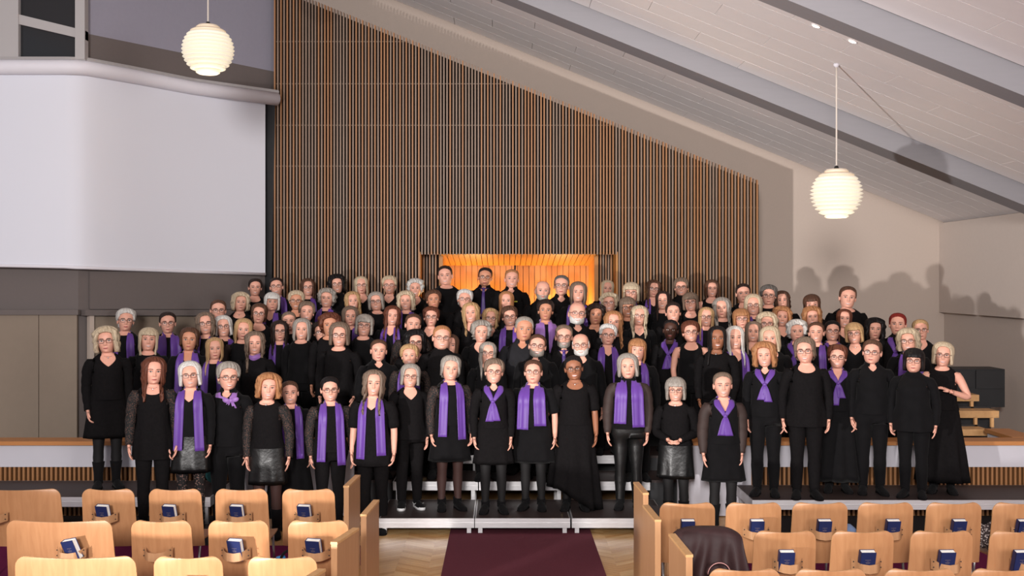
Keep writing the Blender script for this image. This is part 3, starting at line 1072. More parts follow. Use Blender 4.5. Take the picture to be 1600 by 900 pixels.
# ------------------------------------------------------------------ pendant lamps
def pendant(px, py, Y, d, label):
    x, y, z = W(px, py, Y)
    zc = ceil_z(x) if x > RIDGE else ceil_z(RIDGE) + .03
    r = thing('pendant_lamp', label, 'lamp', (x, y, z), group='louvred globe pendants')
    R = d / 2
    n = 13
    for k in range(n):
        # each louvre is a shallow flared ring; together they make the globe
        zz = R * (.90 - 1.80 * k / (n - 1))
        ro = math.sqrt(max(0, R * R - zz * zz)) * 1.0 + .012
        ro = max(ro, .085)
        ri = ro * .86 if 1 < k < 5 else ro * .80
        hgt = R * .118
        prof = [(ri, zz + hgt * .75), (ro * .965, zz + hgt * .22), (ro, zz), (ro * .965, zz - hgt * .22), (ri, zz - hgt * .55), (ri - .004, zz - hgt * .5), (ri - .004, zz + hgt * .7)]
        V, F = lathe(prof + prof[:1], 40)
        mk('louvre', V, F, M['shade_top' if k < 2 else 'shade'], r, smooth=True)
    V, F = lathe([(.10, R * .93), (.08, R * .97), (.03, R * 1.0), (.02, R * 1.12), (.008, R * 1.14)], 20)
    mk('cap', V, F, M['blackmetal'], r, smooth=True)
    V, F = lathe([(.004, -R * .89), (.10, -R * .90), (.10, -R * .93), (.004, -R * .94)], 24)
    mk('bottom_disc', V, F, M['shade'], r, smooth=True)
    V, F = ellipsoid((0, 0, 0), (R * .62, R * .62, R * .70), 24, 14)
    mk('inner_globe', V, F, M['bulb'], r, smooth=True)
    MB().tube([(0, 0, R * 1.1), (0, 0, zc - z)], .009, 8).build('cord', M['cord'], r)
    V, F = lathe([(.032, zc - z), (.032, zc - z - .02), (.012, zc - z - .04), (.006, zc - z - .04)], 16)
    mk('ceiling_rose', V, F, M['white'], r, smooth=True)
    point('pendant_light', (x, y, z - R - .15), 14, (1.0, .78, .5), .2)


pendant(325, 78, 12.1, .545, 'glowing louvred globe pendant hanging before the projection screen')
pendant(1307, 303, 12.1, .545, 'glowing louvred globe pendant hanging at right before the white wall')

# ------------------------------------------------------------------ people
SEG = 48
_s = np.linspace(0, 2 * math.pi, SEG, endpoint=False)
TT = _s - 0.5 * np.sin(_s)            # angle round the body, 0 = front (-y), denser at the face
TORSO_F = np.array([  # z, half width, front, back
    (.80, .165, .085, .115), (.86, .178, .092, .125), (.92, .180, .098, .125), (.98, .165, .100, .108), (1.05, .147, .098, .092),
    (1.12, .142, .100, .086), (1.19, .146, .116, .092), (1.25, .149, .131, .100), (1.31, .150, .120, .108), (1.36, .150, .098, .106),
    (1.395, .136, .078, .096), (1.42, .110, .062, .086), (1.44, .086, .052, .076), (1.455, .063, .047, .067), (1.475, .051, .044, .058)])
TORSO_M = np.array([
    (.80, .160, .090, .110), (.86, .168, .098, .115), (.92, .168, .105, .112), (.98, .162, .110, .102), (1.05, .160, .113, .095),
    (1.12, .156, .115, .094), (1.19, .160, .118, .098), (1.25, .164, .120, .104), (1.31, .166, .116, .110), (1.36, .166, .102, .110),
    (1.395, .152, .084, .102), (1.42, .122, .068, .092), (1.44, .096, .058, .082), (1.455, .072, .052, .072), (1.475, .058, .048, .063)])
ZC, HH = 1.475, .225
HEADW = np.array([(0, .048), (.07, .0495), (.15, .0545), (.3, .0635), (.45, .0700), (.6, .0755), (.75, .0735), (.85, .065), (.92, .052), (.965, .037), (.99, .019), (1.0, .004)])
HEADF = np.array([(0, .076), (.05, .086), (.12, .087), (.2, .0885), (.35, .0895), (.5, .0885), (.6, .0915), (.72, .089), (.82, .078), (.9, .059), (.955, .040), (.985, .022), (1.0, .004)])
HEADB = np.array([(0, .056), (.15, .062), (.3, .077), (.45, .091), (.6, .097), (.75, .093), (.85, .079), (.92, .060), (.965, .041), (.99, .021), (1.0, .004)])
HEADN = np.array([(0, 1.55), (.12, 1.75), (.25, 2.0), (.45, 2.2), (1, 2.1)])


def ip(tab, u):
    return np.interp(u, tab[:, 0], tab[:, 1])


class Shape:
    """the measures of one person: widths and depths at every height"""
    def __init__(s, sex, girth, jaw, fat):
        t = (TORSO_M if sex == 'm' else TORSO_F).copy()
        k = np.where((t[:, 0] < 1.36), girth, 1 + (girth - 1) * .4)
        k = np.where(t[:, 0] > 1.43, 1, k)
        t[:, 1] *= k
        t[:, 2] *= k ** 1.6
        t[:, 3] *= k
        s.t = t
        s.jaw, s.fat = jaw, fat

    def torso(s, z):
        t = s.t
        return np.interp(z, t[:, 0], t[:, 1]), np.interp(z, t[:, 0], t[:, 2]), np.interp(z, t[:, 0], t[:, 3])

    def pt(s, T, z, ease=0.0, n=2.35):
        a, f, b = s.torso(z)
        return outline(T, z, a + ease, f + ease, b + ease, n, n)

    def fy(s, x, z, ease=0.012):
        """front of the clothed torso"""
        a, f, b = s.torso(z)
        q = np.clip(np.abs(x) / (a + ease), 0, .995)
        return -(f + ease) * (1 - q ** 2.35) ** (1 / 2.35)

    def by(s, x, z, ease=0.012):
        a, f, b = s.torso(z)
        q = np.clip(np.abs(x) / (a + ease), 0, .995)
        return (b + ease) * (1 - q ** 2.35) ** (1 / 2.35)

    def gfront(s, x, z, ease=.017):
        """front of the blouse as it hangs from the bust"""
        y = s.fy(x, np.clip(z, .9, 1.475), ease)
        y2 = s.fy(x, np.full(np.shape(x), 1.22), ease) * (1 + s.flare * 1.5 * np.clip(1.2 - z, 0, 1))
        return np.where(z < 1.22, np.minimum(y, y2), y)

    flare = .1

    def head_abf(s, u):
        w = ip(HEADW, u) * (1 + s.fat * np.exp(-((u - .22) / .2) ** 2)) * (1 + s.jaw * np.exp(-((u - .1) / .15) ** 2))
        return w, ip(HEADF, u), ip(HEADB, u)

    def bump(s, x, u):
        ax = np.abs(x)
        nose = np.clip((u - .30) / .05, 0, 1) * np.clip((.58 - u) / .24, 0, 1) ** .8
        y = .0235 * nose * np.exp(-(x / (.0065 + .0065 * np.clip((.5 - u) / .18, 0, 1))) ** 2)
        y += .004 * np.exp(-((ax - .012) / .006) ** 2 - ((u - .355) / .035) ** 2)
        y -= .0085 * np.exp(-((ax - .030) / .016) ** 2 - ((u - .50) / .055) ** 2)
        y += .0035 * np.exp(-((ax - .028) / .02) ** 2 - ((u - .585) / .035) ** 2)
        y += .005 * np.exp(-((ax - .040) / .018) ** 2 - ((u - .36) / .09) ** 2)
        y += .0045 * np.exp(-(x / .020) ** 2 - ((u - .205) / .05) ** 2)
        y -= .004 * np.exp(-(x / .020) ** 2 - ((u - .125) / .03) ** 2)
        y += .005 * np.exp(-(x / .018) ** 2 - ((u - .05) / .05) ** 2)
        return y

    def face_y(s, x, u):
        w, f, b = s.head_abf(u)
        n = ip(HEADN, u)
        q = np.clip(np.abs(x) / w, 0, .995)
        return -f * (1 - q ** n) ** (1 / n) - s.bump(x, u)


def outline(T, z, a, f, b, nf, nb):
    sn, cs = np.sin(T), np.cos(T)
    n = np.where(cs > 0, nf, nb)
    x = a * np.sign(sn) * np.abs(sn) ** (2 / n)
    y = np.where(cs > 0, -f, b) * np.abs(cs) ** (2 / n)
    return np.stack([x, y, np.broadcast_to(z, x.shape)], axis=-1)


TZ = np.array([.80, .86, .92, .98, 1.05, 1.12, 1.19, 1.25, 1.31, 1.36, 1.395, 1.42, 1.44, 1.455])
HU = np.concatenate([np.linspace(.0, .64, 25), np.linspace(.68, .92, 8), [.95, .97, .985, .995, 1.0]])
# arm hole: rings 7..10, the segments that face sideways
HOLE_R = (7, 10)
RSEG = [i for i in range(SEG) if abs(math.degrees(TT[i]) - 92) < 44]
S0, S1 = RSEG[0], RSEG[-1]


def hole_loop(side):
    """grid (ring, segment) of the arm hole's border, in order"""
    r0, r1 = HOLE_R
    a, b = S0, S1
    L = [(r0, c) for c in range(a, b)] + [(r, b) for r in range(r0, r1)] + [(r1, c) for c in range(b, a, -1)] + [(r, a) for r in range(r1, r0, -1)]
    if side < 0:
        L = [(r, (SEG - c) % SEG) for r, c in L]
    return L


def in_hole(r, c):
    r0, r1 = HOLE_R
    if not r0 <= r < r1:
        return False
    if S0 <= c < S1:
        return True
    m = SEG - 1 - c
    return S0 <= m < S1


def smooth_path(pts, n):
    """points along a bent limb, rounded at the joints"""
    P = np.asarray(pts, dtype=float)
    d = np.concatenate([[0], np.cumsum(np.linalg.norm(np.diff(P, axis=0), axis=1))])
    q = np.linspace(0, d[-1], n)
    fine = np.linspace(0, d[-1], 120)
    F = np.stack([np.interp(fine, d, P[:, i]) for i in range(3)], 1)
    k = 9
    G = np.pad(F, ((k, k), (0, 0)), mode='edge')
    G = np.stack([np.convolve(G[:, i], np.ones(2 * k + 1) / (2 * k + 1), 'valid') for i in range(3)], 1)
    G[0], G[-1] = F[0], F[-1]
    return np.stack([np.interp(q, fine, G[:, i]) for i in range(3)], 1), q / d[-1]


def limb(mb, base_idx, base_v, path, radii, m, close=True, flat=None):
    """tube that grows out of a border loop already in mb; returns last ring"""
    n = len(base_idx)
    t, e1, e2 = frames(path)
    c0 = base_v.mean(0)
    rel = base_v - c0
    ang = np.unwrap(np.arctan2(rel @ e2[0], rel @ e1[0]))
    if ang[-1] < ang[0]:
        sg = -1
    else:
        sg = 1
    a0 = np.median(ang - sg * np.arange(n) * 2 * math.pi / n)
    au = a0 + sg * np.arange(n) * 2 * math.pi / n
    k = np.linspace(0, 1, len(path))[:, None]
    A = ang[None] * (1 - np.clip(k * 4, 0, 1)) + au[None] * np.clip(k * 4, 0, 1)
    r = np.asarray(radii)[:, None, None]
    V = path[:, None, :] + r * (np.cos(A)[..., None] * e1[:, None, :] + np.sin(A)[..., None] * e2[:, None, :])
    o = mb.add(V.reshape(-1, 3), [], m)
    F = []
    prev = list(base_idx)
    for i in range(len(path)):
        cur = [o + i * n + j for j in range(n)]
        for j in range(n):
            d = (j + 1) % n
            F.append((prev[j], prev[d], cur[d], cur[j]))
        prev = cur
    if close:
        F.append(tuple(prev[::-1]))
    mb.F += F
    mb.M += [m] * len(F)
    return prev, V[-1]


def arm_line(s0, el, wr, side, n):
    p1 = s0 + np.array([side * .024, .002, -.012])
    p2 = s0 + np.array([side * .038, .004, -.058]) + (el - s0) * np.array([.12, .12, 0])
    p, q = smooth_path([s0, p1, p2, el, wr], n)
    return p, q


def arm_path(side, pose, rng, wide=0.0):
    sh = np.array([side * .150, .006, 1.338])
    if pose == 'clasp':
        el = np.array([side * .222, .0, 1.09]); wr = np.array([side * .058, -.205, 1.03]); fd = np.array([-side * .8, -.25, -.45])
    elif pose == 'chest' and side > 0:
        el = np.array([.285, -.02, 1.10]); wr = np.array([.085, -.20, 1.185]); fd = np.array([-.75, -.2, .35])
    elif pose == 'front' :
        el = np.array([side * .212, .03, 1.085]); wr = np.array([side * .18, -.13, .885]); fd = np.array([-side * .25, -.5, -.9])
    else:
        o = rng.uniform(-.012, .02)
        el = np.array([side * (.212 + o), .026, 1.085]); wr = np.array([side * (.216 + o + rng.uniform(-.02, .01)), -.045 + rng.uniform(-.03, .02), .85])
        fd = np.array([-side * .10, -.22, -1.0])
    if wide:
        el[0] += side * wide; wr[0] += side * wide; sh[0] += side * wide * .4
    return sh, el, wr, fd / np.linalg.norm(fd)


def add_hand(mb, wr, fd, side, m, curl=.35):
    """palm with four fingers and a thumb, rooted in the wrist"""
    inn = np.array([-side, -.15, 0.0])
    pn = inn - fd * np.dot(inn, fd); pn /= np.linalg.norm(pn)       # palm looks this way
    ac = np.cross(fd, pn) * 1.0
    fwd = ac if ac[1] < 0 or (abs(ac[1]) < .1 and ac[2] > 0) else -ac    # thumb side: to the front
    c = [wr - fd * .02, wr + fd * .015, wr + fd * .045, wr + fd * .08, wr + fd * .092]
    wd = [.024, .028, .038, .040, .034]
    th = [.018, .017, .0165, .0145, .010]
    n = 12
    a = np.linspace(0, 2 * math.pi, n, endpoint=False)
    V = np.concatenate([c[i] + (np.cos(a) * wd[i])[:, None] * fwd + (np.sin(a) * th[i])[:, None] * pn for i in range(5)])
    mb.add(V, gridf(5, n, True) + [tuple(4 * n + i for i in range(n))], m)
    for k, (off, ln, r) in enumerate(((.028, .068, .0085), (.010, .077, .009), (-.009, .072, .0085), (-.027, .055, .0075))):
        b = wr + fd * .082 + fwd * off
        p = [b - fd * .012, b]
        d = fd + fwd * off * 1.5
        d /= np.linalg.norm(d)
        for j, cu in enumerate((curl * .5, curl * 1.3, curl * 2.0)):
            dd = d * math.cos(cu) + pn * math.sin(cu)
            p.append(p[-1] + dd * ln * (.42, .32, .26)[j])
        mb.tube(p, [r, r * 1.03, r * .98, r * .88, r * .6], 6, m)
    b = wr + fd * .025 + fwd * .024
    p = [b, b + fd * .022 + fwd * .018 + pn * .006, b + fd * .046 + fwd * .024 + pn * .014, b + fd * .066 + fwd * .022 + pn * .02]
    mb.tube(p, [.012, .0115, .010, .006], 6, m)


def legs(mb, ring0, V0, ease, m, zend, spread=.0, flare=0.0, close=True):
    """two legs that grow out of the lowest ring of a torso"""
    half = SEG // 2
    f, b = V0[0], V0[half]
    mids = np.stack([b + (f - b) * k + np.array([0, 0, -.012]) for k in (.25, .5, .75)])
    mo = mb.add(mids, [], m)
    for side in (1, -1):
        if side > 0:
            L = list(range(0, half + 1))
        else:
            L = [0] + list(range(SEG - 1, half - 1, -1))
        idx = [ring0 + i for i in L] + [mo, mo + 1, mo + 2]
        v = np.vstack([V0[L], mids])
        zs = np.array([.77, .70, .60, .50, .46, .40, .33, .24, .15, .10, .07])
        zs = zs[zs > zend - 1e-6]
        if zend < zs[-1] - .02:
            zs = np.append(zs, zend)
        x = np.interp(zs, [.07, .48, .80], [.095 + spread, .090, .088]) * side
        y = np.interp(zs, [.07, .33, .48, .80], [.022, .022, .0, .012])
        r = np.interp(zs, [.07, .12, .24, .33, .40, .48, .60, .77], [.036, .036, .046, .054, .051, .055, .070, .086]) + ease
        r = r + flare * np.clip(.8 - zs, 0, 1)
        limb(mb, idx, v, np.stack([x, y, zs], 1), r, m, close)


HK = (1.24, 1.17, 1.16)


def head_turn(V, yaw, tilt, nod):
    """turn the head on the neck; the shoulders stay"""
    V = np.asarray(V, dtype=float)
    w = np.clip((V[:, 2] - 1.43) / .075, 0, 1)
    w = w * w * (3 - 2 * w)
    piv = np.array([0, .015, 1.47])
    R = np.array((Matrix.Rotation(yaw, 3, 'Z') @ Matrix.Rotation(tilt, 3, 'Y') @ Matrix.Rotation(nod, 3, 'X')))
    Q = piv + ((V - piv) * np.array(HK)) @ R.T + np.array([0, -.004, -.016])
    return V * (1 - w[:, None]) + Q * w[:, None]


def turn_matrix(yaw, tilt, nod):
    piv = Matrix.Translation((0, .015, 1.47))
    return Matrix.Translation((0, -.004, -.016)) @ piv @ (Matrix.Rotation(yaw, 4, 'Z') @ Matrix.Rotation(tilt, 4, 'Y') @ Matrix.Rotation(nod, 4, 'X')) @ Matrix.Diagonal((HK[0], HK[1], HK[2], 1)) @ piv.inverted()


def uz(u):
    return ZC + HH * u


def patch(mb, sh, xs, us, m, eps):
    """small piece of the face (eye, lip, brow) that follows its surface"""
    xs, us = np.asarray(xs), np.asarray(us)
    V = np.stack([xs, sh.face_y(xs, us) - eps, uz(us)], 1)
    c = V.mean(0)
    c[1] = min(c[1], sh.face_y(np.array([xs.mean()]), np.array([us.mean()]))[0] - eps)
    V = np.vstack([V, c])
    n = len(xs)
    mb.add(V, [(i, (i + 1) % n, n) for i in range(n)], m)


def strip(mb, sh, xs, u0, u1, m, eps):
    xs, u0, u1 = np.asarray(xs), np.asarray(u0), np.asarray(u1)
    V = np.vstack([np.stack([xs, sh.face_y(xs, u) - eps, uz(u)], 1) for u in (u0, (u0 + u1) / 2, u1)])
    mb.add(V, gridf(3, len(xs)), m)


def make_body(sh, skin, hair, pose, rng, turn, smile, wide, man):
    mb = MB()
    NT_ = len(TZ)
    rings = [sh.pt(TT, z) for z in TZ]
    # neck into jaw
    a, f, b = sh.torso(1.475)
    rings.append(outline(TT, 1.462, a, f + .002, b, 2.1, 2.1))
    rings.append(outline(TT, 1.470, a * .99, f + .016, b * .99, 1.8, 2.1))
    for u in HU:
        w, hf, hb = sh.head_abf(u)
        n = ip(HEADN, u)
        v = outline(TT, uz(u), w, hf, hb, n, 2.15)
        fr = np.clip(np.cos(TT) * 1.6, 0, 1)
        v[:, 1] -= sh.bump(v[:, 0], u) * fr
        rings.append(v)
    V = np.concatenate(rings)
    o = mb.add(V, [], 0)
    F = []
    for r in range(len(rings) - 1):
        for c in range(SEG):
            if in_hole(r, c):
                continue
            d = (c + 1) % SEG
            F.append((o + r * SEG + c, o + r * SEG + d, o + (r + 1) * SEG + d, o + (r + 1) * SEG + c))
    mb.F += F
    mb.M += [0] * len(F)
    R = np.array(rings)
    hands = []
    for side in (1, -1):
        L = hole_loop(side)
        idx = [o + r * SEG + c for r, c in L]
        bv = np.array([R[r, c] for r, c in L])
        s0, el, wr, fd = arm_path(side, pose, rng, wide)
        p, q = arm_line(s0, el, wr, side, 13)
        rad = np.interp(q, [0, .06, .12, .25, .5, .56, .68, 1], [.066, .058, .050, .045, .037, .036, .035, .024]) * (1.1 if man else 1)
        limb(mb, idx, bv, p, rad, 0)
        add_hand(mb, wr, fd, side, 0, rng.uniform(.25, .6))
        hands.append((s0, el, wr, side))
    legs(mb, o, R[0], 0.0, 0, .07)
    # ears
    for side in (1, -1):
        w = sh.head_abf(.45)[0]
        V2, F2 = ellipsoid((side * (w + .003), .012, uz(.45)), (.008, .017, .031), 8, 6)
        V2 = np.array(V2)
        V2[:, 0] += side * (V2[:, 1] - .0) * .35
        mb.add(V2, F2, 0)
    # eyes, lids, brows, mouth
    open_ = rng.uniform(.020, .027) * (.85 if smile else 1)
    for side in (1, -1):
        a = np.linspace(0, 2 * math.pi, 12, endpoint=False)
        ex = side * .0305
        patch(mb, sh, ex + .0135 * np.cos(a), .497 + open_ * np.sin(a) * (1 - .25 * np.abs(np.cos(a))), 3, .0030)
        a = np.linspace(0, 2 * math.pi, 8, endpoint=False)
        patch(mb, sh, ex + .0062 * np.cos(a), .497 + open_ * .98 * np.sin(a), 4, .0044)
        t = np.linspace(-1, 1, 6)
        arc = .497 + open_ * (1 - t ** 2)
        strip(mb, sh, ex + .0155 * t, arc - .004, arc + .014, 6, .0052)
        arc = .497 - open_ * (1 - t ** 2)
        strip(mb, sh, ex + .014 * t, arc - .004, arc + .002, 6, .0036)
        br = .583 + .014 * (1 - t ** 2) + rng.uniform(-.004, .004)
        strip(mb, sh, ex + side * .002 + .019 * t, br - .010, br + .012 * (1 - .5 * t * side), 2, .0030)
    t = np.linspace(-1, 1, 9)
    mw = .0255 if smile else .0215
    cu = .022 if smile else .004
    mid = .198 + cu * t ** 2
    gap = (.018 if smile else .0035) * (1 - t ** 2)
    strip(mb, sh, mw * t, mid + gap, mid + gap + .020 * (1 - t ** 2 * .85), 1, .0026)
    strip(mb, sh, mw * t, mid - gap - .024 * (1 - t ** 2 * .85), mid - gap, 1, .0028)
    strip(mb, sh, mw * t, mid - gap, mid + gap, 5 if smile else 7, .0018)
    mb.V = [head_turn(mb.verts(), *turn)]
    return mb, hands


def make_top(sh, neck, sleeve, hem, pose, rng, flare, wide, man, arms):
    """blouse, shirt or dress top: follows torso and arms with some ease"""
    mb = MB()
    ease = .013
    zt, dep = {'r': (1.452, .045), 'v': (1.452, .135), 'w': (1.450, .095), 's': (1.462, .085), 't': (1.482, 0), 'k': (1.446, .085)}[neck]
    base = np.array([.80, .86, .92, .98, 1.05, 1.12, 1.19, 1.25, 1.31, 1.36, 1.395, 1.42, 1.44, 1.455])
    tt = np.minimum(TT, 2 * math.pi - TT)
    if neck in 'vs':
        d = dep * np.clip(1 - np.degrees(tt) / (50 if neck == 'v' else 34), 0, 1)
    else:
        d = dep * np.clip(np.cos(np.clip(tt * (1.75 if neck in 'wk' else 1.25), 0, math.pi)), 0, 1) ** (.8 if neck in 'wk' else 1.2)
    lowz = np.linspace(hem, .92, max(2, int((.95 - hem) / .08))) if hem < .92 else np.array([hem])
    zlev = np.concatenate([lowz[lowz < base[7] - .01], base[(base > max(hem, .92) + .02)]])
    hole_off = int(np.where(np.abs(zlev - 1.25) < 1e-6)[0][0]) - 7
    rings = []
    ph = rng.uniform(0, 6)
    for z in zlev:
        zz = np.full(SEG, z)
        if z > 1.25:
            k = (z - 1.25) / (1.455 - 1.25)
            zz = 1.25 + k * (zt - d - 1.25)
        v = sh.pt(TT, np.clip(zz, .86, 1.475), ease)
        v[:, 2] = zz
        if z < 1.2:
            fl = flare * (1.2 - z)
            # hangs straight from bust and hips
            v[:, 1] = np.where(np.cos(TT) > 0, np.minimum(v[:, 1], sh.fy(v[:, 0], 1.22, ease)), v[:, 1])
            rip = 1 + fl * (1 + .35 * np.sin(TT * 7 + ph)) + .02 * (1.2 - z) * np.sin(TT * 11 + ph * 2)
            v[:, 0] *= rip
            v[:, 1] *= rip
        rings.append(v)
    if neck == 't':
        a, f, b = sh.torso(1.475)
        rings.append(outline(TT, 1.478, a + .008, f + .012, b + .008, 2.1, 2.1))
    R = np.array(rings)
    # neckline thickness
    inner = R[-1].copy()
    inner[:, :2] *= .93
    inner[:, 2] -= .014
    nr = len(rings)
    V = np.concatenate([R.reshape(-1, 3), inner])
    o = mb.add(V, [], 0)
    F = []
    for r in range(nr):
        for c in range(SEG):
            if r < nr - 1 and in_hole(r - hole_off, c):
                continue
            e = (c + 1) % SEG
            F.append((o + r * SEG + c, o + r * SEG + e, o + (r + 1) * SEG + e, o + (r + 1) * SEG + c))
    mb.F += F
    mb.M += [0] * len(F)
    if sleeve != 'n':
        for s0, el, wr, side in arms:
            L = hole_loop(side)
            idx = [o + (r + hole_off) * SEG + c for r, c in L]
            bv = np.array([R[r + hole_off, c] for r, c in L])
            sl = 1 if sleeve in 'ce' else 0
            p, q = arm_line(s0, el, wr, side, 16)
            rad = np.interp(q, [0, .06, .12, .25, .5, .68, .9, 1], [.078, .071, .063, .058, .052, .049, .040, .036]) * (1.08 if man else 1)
            rad = rad + .003 * np.sin(np.arange(16) * 2.1 + ph) * (q > .15)
            if sleeve == 'e':
                rad = rad + .012 * np.sin(q * 3.0)
            k = 8 if sleeve == 'h' else 16
            if sleeve == 'h':
                rad = rad + .008
            last, lv = limb(mb, idx, bv, p[:k], rad[:k], sl, False)
            # cuff edge turned in
            inn = lv + (p[k - 1] - lv) * .3
            oi = mb.add(inn, [], sl)
            n = len(last)
            Fe = [(last[j], last[(j + 1) % n], oi + (j + 1) % n, oi + j) for j in range(n)]
            mb.F += Fe
            mb.M += [sl] * len(Fe)
    if neck == 's':
        # folded shirt collar, open at the front
        n = 22
        t = np.linspace(math.radians(24), 2 * math.pi - math.radians(24), n)
        rows = []
        for z, gr in ((1.452, .010), (1.486, .012), (1.488, .017), (1.455, .034)):
            a, f, b = sh.torso(1.475)
            v = outline(t, z, a + gr, f + gr + .006, b + gr, 2.1, 2.1)
            edge = np.exp(-((np.minimum(t, 2 * math.pi - t) - math.radians(24)) / .3) ** 2)
            if gr > .03:
                v[:, 2] -= .028 * edge
                v[:, 1] -= .010 * edge
            else:
                v[:, 2] -= .010 * edge
            rows.append(v)
        mb.add(np.concatenate(rows), gridf(4, n), 0)
    return mb


def make_skirt(sh, hem, flare, rng, top=1.03, pleat=0.0, asym=0.0):
    mb = MB()
    zs = np.linspace(top, hem, 12)
    rings = []
    ph = rng.uniform(0, 6)
    for z in zs:
        a, f, b = sh.torso(max(z, .90))
        k = np.clip(.90 - z, 0, 1)
        v = outline(TT, z, a + .010 + flare * k, f + .010 + flare * k * .7, b + .010 + flare * k * .7, 2.35, 2.35)
        rip = 1 + (pleat + .05) * min(1, k * 2.5) * np.sin(TT * 9 + ph + .6 * np.sin(TT * 3))
        v[:, :2] *= rip[:, None]
        if asym:
            v[:, 2] -= asym * k * np.clip(v[:, 0] / .2, -1, 1)
        rings.append(v)
    inn = rings[-1].copy()
    inn[:, :2] *= .96
    inn[:, 2] += .015
    rings.append(inn)
    V = np.concatenate(rings)
    mb.add(V, gridf(len(rings), SEG, True), 0)
    return mb


def make_trousers(sh, ease, flare, rng, thin=False):
    mb = MB()
    zs = [.80, .86, .92] if thin else [.80, .86, .92, .98, 1.04]
    R = [sh.pt(TT, z, .003 if thin else .008 + ease * .4) for z in zs]
    o = mb.add(np.concatenate(R), gridf(len(zs), SEG, True), 0)
    legs(mb, o, R[0], ease, 0, .085, 0, flare, False)
    return mb


def ribbon(mb, C, Wv, thick=.004, rip=.004, cols=7, m=0, ph=0.0, axis=(0, 0.0), shp=None, lift=0.0):
    C, Wv = np.asarray(C, dtype=float), np.asarray(Wv, dtype=float)
    n = len(C)
    t = np.gradient(C, axis=0)
    N = np.cross(t, Wv)
    N /= np.linalg.norm(N, axis=1)[:, None] + 1e-9
    out = C - np.stack([np.full(n, axis[0]), np.full(n, axis[1]), C[:, 2]], 1)
    sg = np.sign(np.sum(N * out, axis=1))
    sg[sg == 0] = 1
    N *= sg[:, None]
    k = np.linspace(-1, 1, cols)
    w = rip * np.sin(k * 4.5 + ph) + rip * .5 * np.sin(k * 9 + ph * 2)
    FRONT = shp
    rows = C[:, None] + Wv[:, None] * k[None, :, None] + N[:, None] * w[None, :, None]
    if FRONT is not None:
        fr_ = FRONT.gfront(rows[..., 0], rows[..., 2], .017) - lift - np.abs(w)[None]
        m_ = (rows[..., 1] < .0) & (rows[..., 2] < 1.43)
        rows[..., 1] = np.where(m_, np.minimum(rows[..., 1], fr_), rows[..., 1])
    top = rows + N[:, None] * thick
    A = np.concatenate([top, rows[:, ::-1]], axis=1)
    nc = cols * 2
    F = gridf(n, nc, True) + [tuple(range(nc)), tuple((n - 1) * nc + i for i in range(nc))]
    mb.add(A.reshape(-1, 3), F, m)


def interp_rows(ctrl, n):
    ctrl = np.asarray(ctrl, dtype=float)
    d = np.concatenate([[0], np.cumsum(np.linalg.norm(np.diff(ctrl[:, :3], axis=0), axis=1))])
    q = np.linspace(0, d[-1], n)
    A = np.stack([np.interp(q, d, ctrl[:, i]) for i in range(6)], 1)
    B = A.copy()
    for _ in range(2):
        B[1:-1] = (B[:-2] + 2 * B[1:-1] + B[2:]) / 4
    return B[:, :3], B[:, 3:]


